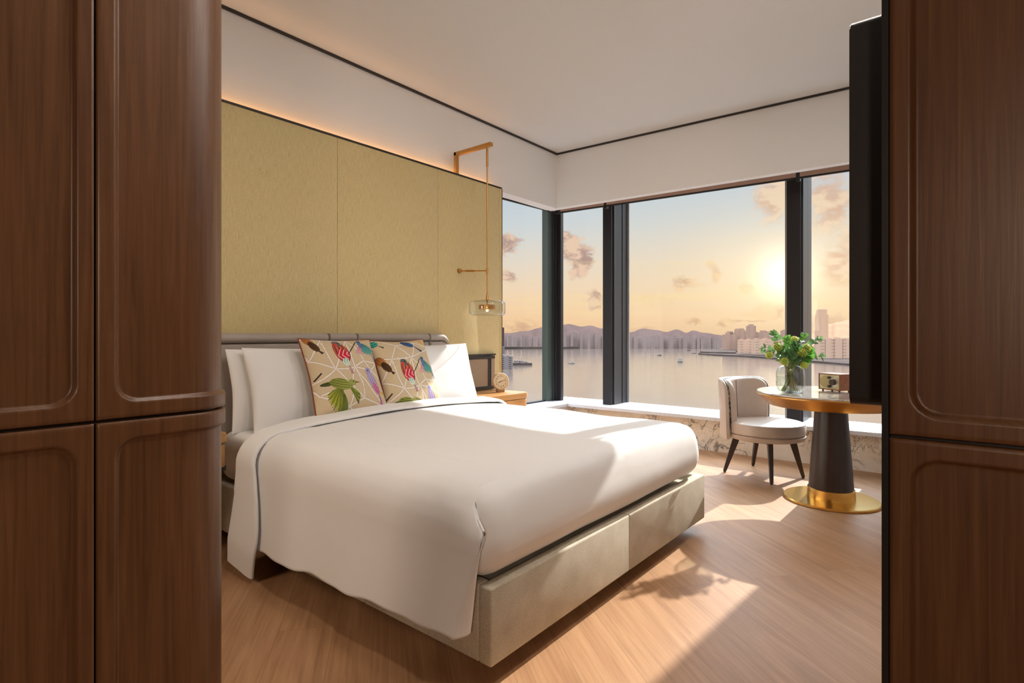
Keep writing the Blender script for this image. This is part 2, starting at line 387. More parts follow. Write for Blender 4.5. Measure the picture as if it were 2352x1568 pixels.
# roller blind cassettes: a copper strip with a black foot along the soffit, one per bay
def cassette(n, a, b):
    d = (Vector(b) - Vector(a)).normalized(); nrm = Vector((d.y, -d.x)) * 0.012
    if nrm.x < 0 and abs(nrm.x) > abs(nrm.y): nrm = -nrm
    if abs(nrm.y) > abs(nrm.x) and nrm.y < 0: nrm = -nrm
    q = lambda k: [Vector(a), Vector(b), Vector(b) + nrm * k, Vector(a) + nrm * k]
    bm = BM(); prism(bm, q(2), 2.553, 2.60); prism(bm, q(1.6), 2.538, 2.553, mi=1)
    return struct('trim_%d' % n, bm, [M['pink_trim'], M['black']])
def tl(y): return (5.21 + (3.57 - y) / 2.815 * 0.21, y)
cassette(3, tl(3.56), tl(3.02)); cassette(4, tl(2.99), tl(1.157)); cassette(5, tl(1.127), tl(0.12)); cassette(6, (4.03, 3.66), (5.17, 3.60))
bm = BM(); prism(bm, [(5.18, 3.575), (5.24, 3.575), (5.24, 3.63), (5.18, 3.63)], 2.536, 2.60)
for y in (3.005, 1.142): prism(bm, [tl(y + 0.016), tl(y - 0.016), (tl(y - 0.016)[0] + 0.05, y - 0.016), (tl(y + 0.016)[0] + 0.05, y + 0.016)], 2.52, 2.60)
struct('trim_7', bm, M['black'])

# windows: deep mullions outside the sill, one pane per bay
def window(n, parts, pane):
    bm = BM(); prism(bm, pane[0], pane[1], pane[2]); g = struct('window_%d' % n, bm, M['pane'])
    for nm, mm, lst in parts:
        bm = BM()
        for a in lst: box(bm, *a)
        build(nm, bm, M[mm], g, smooth=False)
    return g
GZ0, GZ1, GX = 0.345, 2.93, 5.86
window(1, [('frame', 'mull', [(4.02, 4.07, 3.92, 4.0, GZ0, GZ1), (4.07, 5.44, 3.93, 3.99, GZ0, GZ0 + 0.015), ]),
           ('sash', 'green_strip', [(5.44, 5.60, 3.90, 3.985, GZ0, GZ1)]),
           ('gasket', 'mull_side', [(5.535, 5.555, 3.885, 3.90, GZ0, GZ1), (5.575, 5.60, 3.87, 3.90, GZ0, GZ1)])],
       ([(4.07, 3.95), (5.44, 3.95), (5.44, 3.958), (4.07, 3.958)], GZ0 + 0.015, GZ1))
window(2, [('corner_post', 'mull', [(5.60, 5.655, 3.82, 4.02, GZ0, GZ1), (5.655, 5.72, 3.875, 4.02, GZ0, GZ1), (5.72, 5.80, 3.945, 4.02, GZ0, GZ1)]), ('gasket', 'mull_edge', [(5.80, 5.812, 3.935, 3.955, GZ0, GZ1)])],
       ([(GX, 3.24), (GX + 0.008, 3.24), (GX + 0.008, 3.97), (GX, 3.97)], GZ0, GZ1))
window(3, [('mullion', 'mull', [(5.62, 5.66, 3.135, 3.245, GZ0, GZ1), (5.66, 5.98, 3.14, 3.235, GZ0, GZ1)]),
           ('mullion_side', 'mull_side', [(5.665, 5.84, 3.120, 3.137, GZ0, GZ1), (5.87, 5.99, 3.124, 3.14, GZ0, GZ1)]),
           ('gasket', 'mull_edge', [(5.985, 6.0, 3.10, 3.125, GZ0, GZ1)])],
       ([(GX, 1.27), (GX + 0.008, 1.27), (GX + 0.008, 3.12), (GX, 3.12)], GZ0, GZ1))
window(4, [('mullion', 'mull', [(5.62, 5.66, 1.170, 1.285, GZ0, GZ1), (5.66, 6.0, 1.175, 1.275, GZ0, GZ1)]),
           ('mullion_side', 'mull_side', [(5.665, 5.88, 1.155, 1.172, GZ0, GZ1), (5.90, 6.05, 1.160, 1.175, GZ0, GZ1)]),
           ('gasket', 'mull_edge', [(5.64, 5.66, 1.285, 1.305, GZ0, GZ1)])],
       ([(GX, 0.515), (GX + 0.008, 0.515), (GX + 0.008, 1.155), (GX, 1.155)], GZ0, GZ1))

# ------------------------------------------------------------------ fabric wall panel with black edge and hidden light
pan = empty('wall_panel', (2.4, 3.45, 0), 'tall olive fabric wall panel with a thin black edge behind the bed', 'wall panel')
PX1 = 3.993; PZ = 2.551; PY = 3.40
xs = [0.53, x_at(775, PY), x_at(1006, PY), PX1 - 0.03]
for a, b in zip(xs, xs[1:]):
    bm = BM(); box(bm, a + 0.0012, b - 0.0012, PY, PY + 0.018, 0.02, PZ - 0.014, bev=0.002); build('fabric_field', bm, M['olive'], pan)
bm = BM(); prism(bm, [(PX1 - 0.03, PY), (PX1 - 0.008, PY - 0.006), (PX1 - 0.008, PY + 0.018), (PX1 - 0.03, PY + 0.018)], 0.02, PZ - 0.014); build('side_border', bm, M['olive'], pan)
bm = BM(); box(bm, 0.53, PX1, PY - 0.004, PY + 0.022, PZ - 0.014, PZ); box(bm, PX1 - 0.008, PX1, PY - 0.008, PY + 0.064, 0, PZ - 0.014); build('edge_trim', bm, M['dark_trim'], pan)
bm = BM(); box(bm, 0.6, PX1 - 0.05, PY + 0.03, PY + 0.048, PZ - 0.06, PZ - 0.045); tag(build('led_strip', bm, M['led'], smooth=False), 'warm light strip hidden behind the top of the olive panel', 'light strip')

# ------------------------------------------------------------------ wardrobes of the hall
ZG = 0.963
def door_surface(bm, path, s0, s1, z0, z1, rec, rr=0.05, depth=0.010, thick=0.02):
    """path(s)->(point, normal). rec = (sa, sb, za, zb) recessed field with rounded corners"""
    sa, sb, za, zb = rec
    def axis(lo, hi, marks):
        v = {lo, hi}
        for mk in marks:
            for k in range(-3, 10):
                for q in (mk + k * 0.0025, mk - k * 0.0025):
                    if lo < q < hi: v.add(round(q, 5))
            for k in range(-14, 15):
                q = mk + k * 0.006
                if lo < q < hi: v.add(round(q, 5))
        x = lo
        while x < hi: v.add(round(x, 5)); x += 0.03
        o = sorted(v); r = [o[0]]
        for q in o[1:]:
            if q - r[-1] > 0.0012: r.append(q)
        r[-1] = hi; return r
    ss = axis(s0, s1, [sa, sb]); zs = axis(z0, z1, [za, zb])
    def off(s, z):
        cx, cz = (sa + sb) / 2, (za + zb) / 2; hx, hz = (sb - sa) / 2, (zb - za) / 2
        qx = abs(s - cx) - hx + rr; qz = abs(z - cz) - hz + rr
        d = math.hypot(max(qx, 0), max(qz, 0)) + min(max(qx, qz), 0) - rr
        e = min(s - s0, s1 - s, z - z0, z1 - z)
        rnd = -0.003 * (1 - min(1, max(0, e) / 0.004)) ** 2
        return -depth * sm(0.0, 1.0, -d / 0.011 + 0.0) + rnd
    def fn(s, z):
        p, n = path(s); q = p + n * off(s, z); return (q.x, q.y, z)
    V = grid(bm, fn, ss, zs)
    # returns: thin back edges so the leaf has thickness
    def edge(seq):
        prev = None
        for (s, z), v in seq:
            p, n = path(s); q = p - n * thick; w = bm.verts.new((q.x, q.y, z))
            if prev: bm.faces.new((prev[0], v, w, prev[1]))
            prev = (v, w)
    edge([((s, zs[0]), V[i][0]) for i, s in enumerate(ss)]); edge([((s, zs[-1]), V[i][-1]) for i, s in enumerate(ss)])
    edge([((ss[0], z), V[0][j]) for j, z in enumerate(zs)]); edge([((ss[-1], z), V[-1][j]) for j, z in enumerate(zs)])
YW = 1.50; CXW = 0.562; RW = 0.1235
def lpath(s):
    if s <= CXW: return Vector((s, YW, 0)), Vector((0, -1, 0))
    a = (s - CXW) / RW
    if a <= PI / 2: return Vector((CXW + RW * math.sin(a), YW + RW - RW * math.cos(a), 0)), Vector((math.sin(a), -math.cos(a), 0))
    y = YW + RW + (a - PI / 2) * RW
    return Vector((CXW + RW, y, 0)), Vector((1, 0, 0))
SEND = CXW + RW * PI / 2 + 0.20
w1 = empty('wardrobe', (0.2, 1.8, 0), 'brown wood wardrobe with a rounded end left of the bed', 'wardrobe')
bm = BM(); box(bm, -1.48, CXW, YW + 0.022, 1.85, 0.0, ZC - 0.005)
prism(bm, [(CXW, YW + 0.03)] + [(CXW + (RW - 0.024) * math.sin(k * PI / 24), YW + RW - (RW - 0.024) * math.cos(k * PI / 24)) for k in range(13)] + [(CXW + RW - 0.024, 1.84), (CXW, 1.84)], 0.0, ZC - 0.005)
build('carcass', bm, M['dark_trim'], w1, smooth=False)
for (s0, s1, ra, rb) in ((-0.42, 0.3605, -0.39, 0.332), (0.3655, SEND, 0.398, SEND - 0.03)):
    bm = BM(); door_surface(bm, lpath, s0, s1, ZG + 0.0035, 2.9, (ra, rb, 1.0, 2.86)); build('door', bm, M['wardrobe'], w1, angle=50)
    bm = BM(); door_surface(bm, lpath, s0, s1, 0.06, ZG - 0.0035, (ra, rb, 0.10, 0.922)); build('door', bm, M['wardrobe'], w1, angle=50)
XW = 1.29
def rpath(s): return Vector((XW, 0.113 - s, 0)), Vector((-1, 0, 0))
w2 = empty('wardrobe', (1.5, -0.6, 0), 'dark brown wood wardrobe beside the television, at the right edge', 'wardrobe')
bm = BM(); box(bm, XW + 0.022, 1.98, -1.48, 0.112, 0, ZC - 0.005); build('carcass', bm, M['dark_trim'], w2, smooth=False)
for z0, z1, ra in ((ZG + 0.0035, 2.9, (1.0, 2.86)), (0.06, ZG - 0.0035, (0.10, 0.928))):
    bm = BM(); door_surface(bm, rpath, 0.0, 0.62, z0, z1, (0.032, 0.59, *ra), depth=0.013); build('door', bm, M['wardrobe'], w2, angle=50)
bm = BM(); box(bm, XW - 0.004, 1.345, 0.1135, 0.1245, 0, ZC - 0.004); struct('trim_8', bm, M['black'])

# ------------------------------------------------------------------ television on the front wall
tv = empty('television', (2.0, 0.16, 1.011), 'black flat television seen edge-on beside the right wardrobe', 'television')
bm = BM()
pts = rrect(1.36, 2.72, 1.011, 1.823, 0.016, 6)
b2 = [(p[0], p[1]) for p in pts]
lo = [bm.verts.new((x, 0.130, z)) for x, z in b2]; hi = [bm.verts.new((x, 0.189, z)) for x, z in b2]
bm.faces.new(lo); bm.faces.new(hi[::-1])
for i in range(len(lo)): bm.faces.new((lo[i], lo[(i + 1) % len(lo)], hi[(i + 1) % len(lo)], hi[i]))
bmesh.ops.bevel(bm, geom=[e for e in bm.edges if abs(e.verts[0].co.y - e.verts[1].co.y) < 1e-6], offset=0.0025, segments=2, affect='EDGES')
build('housing', bm, M['tv'], tv)
bm = BM(); box(bm, 1.38, 2.70, 0.1885, 0.191, 1.03, 1.805); build('screen', bm, M['screen'], tv, smooth=False)
bm = BM(); box(bm, 2.0, 2.3, 0.1055, 0.131, 1.25, 1.6); build('wall_mount', bm, M['black'], tv, smooth=False)

# ------------------------------------------------------------------ bed
bed = empty('bed', (2.29, 2.2, 0), 'upholstered bed with speckled khaki base and grey-brown leather headboard', 'bed')
BX0, BX1, BY0, BY1, BZ0, BZ1 = 1.339, 3.242, 1.186, 3.275, 0.075, 0.332
xm = x_at(1446, BY0)
def base_panel(x0, x1, y0, y1):
    bm = BM(); box(bm, x0, x1, y0, y1, BZ0, BZ1, bev=0.008, seg=3); build('base_panel', bm, M['tweed'], bed)
base_panel(BX0, xm - 0.0012, BY0, BY0 + 0.055); base_panel(xm + 0.0012, BX1, BY0, BY0 + 0.055)
ym = 1.826 * 1.085 / 1.06
for xa, xb in ((BX0, BX0 + 0.055), (BX1 - 0.055, BX1)):
    base_panel(xa, xb, BY0 + 0.056, ym - 0.0012); base_panel(xa, xb, ym + 0.0012, BY1)
bm = BM(); box(bm, BX0 + 0.056, BX1 - 0.056, BY0 + 0.056, BY1, 0.10, BZ1 - 0.03); build('slat_deck', bm, M['tweed'], bed, smooth=False)
bm = BM(); box(bm, BX0 + 0.22, BX1 - 0.22, BY0 + 0.22, BY1 - 0.05, 0, 0.10); build('plinth', bm, M['black'], bed, smooth=False)
# headboard
HX0, HX1, HYF, HYB = 1.26, x_at(1031, 3.285), 3.285, 3.397
hb = empty('headboard', (2.29, 3.35, 0.3)); hb.parent = bed; hb.location = Vector((2.29, 3.35, 0.3)) - ORG['bed']
HTOP = 1.168
strap = [x_at(px, HYF) for px in (757, 822, 988)]
def pad(x0, x1, z0, z1, rtr=0.0):
    bm = BM(); n = 10
    out = [(x0, z0), (x1, z0)]
    if rtr:
        out += [(x1 - rtr + rtr * math.cos(a), z1 - rtr + rtr * math.sin(a)) for a in lsp(0, PI / 2, n)]
    else: out += [(x1, z1)]
    out += [(x0, z1)]
    lo = [bm.verts.new((x, HYF, z)) for x, z in out]; hi = [bm.verts.new((x, HYB, z)) for x, z in out]
    bm.faces.new(lo); bm.faces.new(hi[::-1])
    for i in range(len(lo)): bm.faces.new((lo[i], lo[(i + 1) % len(lo)], hi[(i + 1) % len(lo)], hi[i]))
    bmesh.ops.bevel(bm, geom=[e for e in bm.edges if abs(e.verts[0].co.y - HYF) < 1e-6 and abs(e.verts[1].co.y - HYF) < 1e-6], offset=0.012, segments=3, affect='EDGES')
    return bm
edges = [HX0] + strap + [HX1]
for i in range(len(edges) - 1):
    a = edges[i] + (0.006 if i else 0); b_ = edges[i + 1] - (0.006 if i < len(edges) - 2 else 0)
    build('pad', pad(a, b_, 0.34, HTOP - 0.068, 0.07 if i == len(edges) - 2 else 0), M['leather'], hb)
for i in range(len(edges) - 1):
    a = edges[i] + (0.006 if i else 0); b_ = edges[i + 1] - (0.006 if i < len(edges) - 2 else 0)
    bm = BM(); n = 14; ring = []
    last = i == len(edges) - 2
    xsr = [a, a + 0.004] + ([b_ - 0.004, b_] if not last else [b_ - 0.07 + 0.07 * math.sin(q) for q in lsp(0, PI / 2, 9)])
    for k, x in enumerate(xsr):
        r = 0.032 if 0 < k else 0.027; dz = 0
        if k == len(xsr) - 1 and not last: r = 0.027
        if last and k >= 2: dz = -0.07 * (1 - math.cos((k - 2) / 8 * PI / 2)) * 1.0
        ring.append([bm.verts.new((x, HYF + 0.036 + 1.35 * r * math.cos(q) * (1 if math.cos(q) < 0 else 1.6), HTOP - 0.033 + dz + r * math.sin(q))) for q in lsp(0, 2 * PI, n + 1)[:-1]])
    for A, B in zip(ring, ring[1:]):
        for k in range(n): bm.faces.new((A[k], A[(k + 1) % n], B[(k + 1) % n], B[k]))
    bm.faces.new(ring[0][::-1]); bm.faces.new(ring[-1]); build('top_roll', bm, M['leather'], hb)
for x in strap:
    bm = BM(); box(bm, x - 0.0115, x + 0.0115, HYF + 0.008, HYB, 0.34, HTOP - 0.006, bev=0.003); build('strap', bm, M['leather_seam'], hb)
bm = BM(); box(bm, HX1 + 0.001, HX1 + 0.014, HYF + 0.05, HYB, 0.4, HTOP - 0.065); build('side_bracket', bm, M['dark_trim'], hb)

# rounded box used by mattress and duvet
def rbox(x0, x1, y0, y1, z0, z1, r, nx=40, ny=40, nz=10, crown=None):
    bm = BM(); c = Vector(((x0 + x1) / 2, (y0 + y1) / 2, (z0 + z1) / 2)); h = Vector(((x1 - x0) / 2, (y1 - y0) / 2, (z1 - z0) / 2))
    def P(p):
        d = Vector(p) - c; q = Vector(tuple(max(-hh + r, min(hh - r, dd)) for dd, hh in zip(d, h))); e = d - q
        if e.length > 1e-9: e = e.normalized() * r
        o = c + q + e
        if crown: o = crown(o)
        return o
    def dens(a, b, n):
        return sorted(set([a, a + r * 0.12, a + r * 0.3, a + r * 0.6] + lsp(a + r, b - r, n) + [b - r * 0.6, b - r * 0.3, b - r * 0.12, b]))
    X, Y, Z = dens(x0, x1, nx), dens(y0, y1, ny), dens(z0, z1, nz)
    grid(bm, lambda u, v: P((u, v, z1)), X, Y); grid(bm, lambda u, v: P((u, v, z0)), X, Y)
    grid(bm, lambda u, v: P((u, y0, v)), X, Z); grid(bm, lambda u, v: P((u, y1, v)), X, Z)
    grid(bm, lambda u, v: P((x0, u, v)), Y, Z); grid(bm, lambda u, v: P((x1, u, v)), Y, Z)
    bmesh.ops.remove_doubles(bm, verts=bm.verts, dist=1e-5)
    return bm
bm = rbox(1.365, 3.20, 1.235, 3.275, 0.334, 0.615, 0.075)
tag(build('mattress', bm, M['linen'], angle=80), 'white sheeted mattress showing at the left below the pillows', 'mattress')
def topz(x, y):
    t = (x - 1.29) / (3.21 - 1.29)
    t = min(1, max(0, t))
    cr = (4 * t * (1 - t)) ** 0.75
    back = sm(1.2, 2.6, y)
    return 0.628 + 0.030 * cr + 0.030 * cr * back
def crown(o):
    if o.z > 0.50:
        k = sm(0.50, 0.60, o.z); o = Vector((o.x, o.y, lerp(o.z, o.z + (topz(o.x, o.y) - 0.628), k)))
    # slight softness
    nz = mnoise.noise(Vector((o.x * 2.3, o.y * 2.3, o.z * 2.3)))
    nz *= sm(1.6, 2.0, o.x)
    dirn = Vector((0, 0, 1)) if o.z > 0.58 else (Vector((0, -1, 0)) if o.y < 1.3 else Vector((0, 0, 0)))
    o = o + dirn * nz * 0.010
    if o.y < 1.35 and o.z < 0.58: o.y -= 0.016 * math.sin(PI * sm(0.33, 0.6, o.z))
    return o
bm = rbox(1.315, 3.212, 1.195, 2.93, 0.334, 0.628, 0.095, nx=70, ny=60, nz=16, crown=crown)
duv = build('duvet', bm, M['linen2'], angle=80, origin=(2.2, 2.0, 0.334))
tag(duv, 'white duvet spread over the bed with its edge hanging at the left', 'duvet')
# hanging side of the duvet
def hang_prof(q, zh, lift, xo):
    """q 0..1: from on top of the bed, round the edge, straight down to the hem"""
    top = [(1.62, topz(1.62, 1.8) - 0.012), (1.52, topz(1.52, 1.8) + lift * 0.3), (1.42, topz(1.42, 1.8) + lift)]
    return top
YH0, YH1 = 1.13, 2.60
def side_fn(y_end0, y_end1, hem, lift, flare, wrap=True):
    def fn(u, q):
        # u 0..1 front to back; q 0..1 top to hem
        qs = q
        def prof(y):
            zt = topz(1.45, y)
            pts = [(1.66, topz(1.66, y) - 0.010), (1.56, topz(1.56, y) + lift * 0.6), (1.46, zt + lift), (1.395, zt - 0.004 + lift), (1.345, zt - 0.026 + lift), (1.308, zt - 0.062), (1.288, zt - 0.11), (1.279, zt - 0.17)]
            zh = hem(u); z2 = zt - 0.17
            for k in range(1, 13):
                tt = k / 12; pts.append((1.279 - flare(u) * tt ** 1.3, lerp(z2, zh, tt)))
            return pts
        y0 = lerp(y_end0(1 - 0), y_end1(1 - 0), u)
        P = prof(lerp(1.2, 2.6, u)); f = qs * (len(P) - 1); i = min(int(f), len(P) - 2); tt = f - i
        x = lerp(P[i][0], P[i + 1][0], tt); z = lerp(P[i][1], P[i + 1][1], tt)
        zz = min(1, max(0, (0.66 - z) / 0.5))
        y = lerp(y_end0(zz), y_end1(zz), u)
        x += -0.010 * math.sin(u * 17 + 1.2) * zz ** 2 * 0.8
        return Vector((x, y, z))
    return fn
hem_fn = lambda u: 0.193 - 0.05 * u + 0.005 * math.sin(u * 22 + 0.8) + 0.003 * math.sin(u * 43)
fl = lambda u: 0.045
def y_front(zz):
    return lerp(1.30, 1.172, sm(0.0, 0.26, zz)) + 0.078 * sm(0.2, 1.0, zz)
fn0 = side_fn(y_front, lambda zz: 2.74 - 0.12 * zz, hem_fn, 0.006, fl)
def fn_side(u, q):
    if u >= 0:
        p = fn0(u, q); e = min(0.066, max(0.0, 1.292 - p.y)); drop = 0.095 - math.sqrt(0.095 ** 2 - e * e)
        f = (1 - sm(0.0, 0.10, u)) * sm(0.50, 0.60, p.z)
        return Vector((p.x + 0.004 * f, p.y, p.z - drop * sm(0.44, 0.62, p.z) - 0.007 * f))
    # front edge turns the corner of the bed
    p = fn_side(0.0, q); zz = min(1, max(0, (0.66 - p.z) / 0.5)); k = -u
    wv = 0.048 * sm(0.34, 1.0, zz)
    return Vector((p.x + wv * k, p.y - 0.030 * sm(0.34, 1.0, zz) * math.sin(k * PI / 2), p.z - 0.015 * k * (1 - sm(0.0, 0.15, zz)) + 0.012 * k * zz))
bm = BM()
us = [-1, -0.85, -0.6, -0.35, -0.15] + lsp(0, 1, 90); qs = lsp(0, 1, 60)
V = grid(bm, fn_side, us, qs)
ob = build('hanging_side', bm, M['linen2'], duv, angle=80)
md = ob.modifiers.new('thick', 'SOLIDIFY'); md.thickness = 0.008; md.offset = 0.0
# turned-down band near the pillows
def band_prof(fr):
    """cross-section along X: list of (x, z, wfront) from left hem to right edge"""
    P = []
    zt = 0.66
    for k in range(22):
        tt = k / 21; zq = lerp(0.05, 0.50, tt); P.append((1.275 - 0.045 * min(1, max(0, (0.49 - zq) / 0.33)) ** 1.3, zq))
    for a in lsp(0.12, PI / 2, 9): P.append((1.425 - 0.150 * math.cos(a), 0.515 + (topz(1.425, 2.7) - 0.002 - 0.515) * math.sin(a)))
    for x in lsp(1.47, 3.05, 40): P.append((x, topz(x, 2.7) - 0.002))
    for a in lsp(PI / 2 - 0.2, 0.0, 8): P.append((3.06 + 0.165 * math.cos(a), 0.50 + (topz(3.06, 2.7) + 0.004 - 0.50) * math.sin(a)))
    P.append((3.228, 0.42)); return P
BP = band_prof(0)
bm = BM(); rings = []
for i, (x, z) in enumerate(BP):
    p0 = Vector(BP[max(0, i - 1)]); p1 = Vector(BP[min(len(BP) - 1, i + 1)]); tg = (p1 - p0).normalized(); nr = Vector((-tg.y, tg.x))
    left = sm(0.66, 0.1, z) if x < 1.6 else 0.0
    yf = lerp(2.655, 2.52 + 0.040 * sm(0.25, 0.04, z), left) + 0.006 * math.sin(x * 9); yb = lerp(2.835 - 0.03 * sm(1.6, 1.3, x), 2.80, left)
    if x > 2.9: yb = lerp(yb, 2.86, sm(2.9, 3.2, x))
    puff = 0.018 + 0.012 * sm(1.5, 2.0, x) * (1 - sm(3.0, 3.2, x)) + 0.004 * math.sin(x * 13)
    hemz = 0.030 * (1 - 0) if False else 0
    ring = []
    N = 22
    for k in range(N):
        a = 2 * PI * k / N
        ca, sa = math.cos(a), math.sin(a)
        e = 0.30
        cy = (yf + yb) / 2; hy = (yb - yf) / 2
        yy = cy + hy * math.copysign(abs(ca) ** e, ca)
        th = 0.011 * math.copysign(abs(sa) ** 0.6, sa)
        lift = puff * (0.55 + 0.45 * sm(yf, yb, yy)) * (0.6 if left > 0.5 else 1)
        th2 = th + 0.010 + lift * (1 if True else 0) * 0.6
        zz = z
        if i == 0: zz = z - 0.025 * sm(yb, yf, yy)
        ring.append(bm.verts.new((x + nr.x * th2, yy, zz + nr.y * th2 - (0.028 * sm(yb, yf, yy) * (1 - sm(0.05, 0.3, z)) if i else 0))))
    rings.append(ring)
for A, B in zip(rings, rings[1:]):
    for k in range(len(A)): bm.faces.new((A[k], A[(k + 1) % len(A)], B[(k + 1) % len(A)], B[k]))
bm.faces.new(rings[0][::-1]); bm.faces.new(rings[-1])
build('turned_down_band', bm, M['linen'], duv, angle=60)

# ------------------------------------------------------------------ pillows and printed cushions
def pillow_pts(w, h, th, n=44, pw=0.5, seed=0, wr=0.006, corner=0.06):
    """front/back grids in local coords: x right, y towards viewer(+), z up; centre at 0"""
    def fn(side):
        def f(u, v):
            e = max(0, (1 - abs(u) ** 2.6)) ** pw * max(0, (1 - abs(v) ** 2.6)) ** pw
            x = w / 2 * u * (1 - corner * (1 - abs(v) ** 1.5) * abs(u) ** 2 * 0.9) ; z = h / 2 * v * (1 - corner * (1 - abs(u) ** 1.5) * abs(v) ** 2 * 0.9)
            d = th / 2 * e + wr * mnoise.noise(Vector((u * 2.4 + seed, v * 2.4, seed))) * e
            return Vector((x, side * d, z))
        return f
    return fn
def place(bm, x, yb, zb, yt, zt, h, roll=0.0, xo=0.0):
    up = Vector((0, yt - yb, zt - zb)).normalized(); right = Vector((1, 0, 0)); nrm = right.cross(up)  # towards -Y
    R = Matrix((right, nrm, up)).transposed().to_4x4()
    R = R @ Matrix.Rotation(roll, 4, 'Y')
    c = Vector((x, (yb + yt) / 2, (zb + zt) / 2))
    bmesh.ops.transform(bm, matrix=Matrix.Translation(c) @ R, verts=bm.verts)
def pillow(name, x0, x1, yb, zb, yt, zt, th, label, seed, roll=0.0):
    bm = BM(); h = math.hypot(yt - yb, zt - zb); w = x1 - x0
    gg = pillow_pts(w, h, th, seed=seed); g = [-1 + 2 * (0.5 - 0.5 * math.cos(PI * i / 44)) for i in range(45)]
    grid(bm, gg(1), g, g); grid(bm, gg(-1), g, g)
    place(bm, (x0 + x1) / 2, yb, zb, yt, zt, h, roll)
    return tag(build(name, bm, M['linen'], angle=120, origin=((x0 + x1) / 2, (yb + yt) / 2, zb)), label, 'pillow', 'white pillows against the headboard')
pillow('pillow', 1.375, 2.22, 3.13, 0.605, 3.215, 1.075, 0.13, 'white pillow farthest left, leaning on the headboard behind another', 1)
pillow('pillow', 1.432, 2.27, 2.985, 0.605, 3.145, 1.078, 0.17, 'white pillow in front at the left, behind the cushion with the green bird', 2, roll=0.012)
pillow('pillow', 2.33, 3.155, 3.13, 0.605, 3.215, 1.075, 0.13, 'white pillow at the right, mostly hidden behind another pillow', 3)
pillow('pillow', 2.36, 3.225, 2.985, 0.605, 3.13, 1.085, 0.17, 'sunlit white pillow in front at the right, beside the nightstand with the clock', 4)

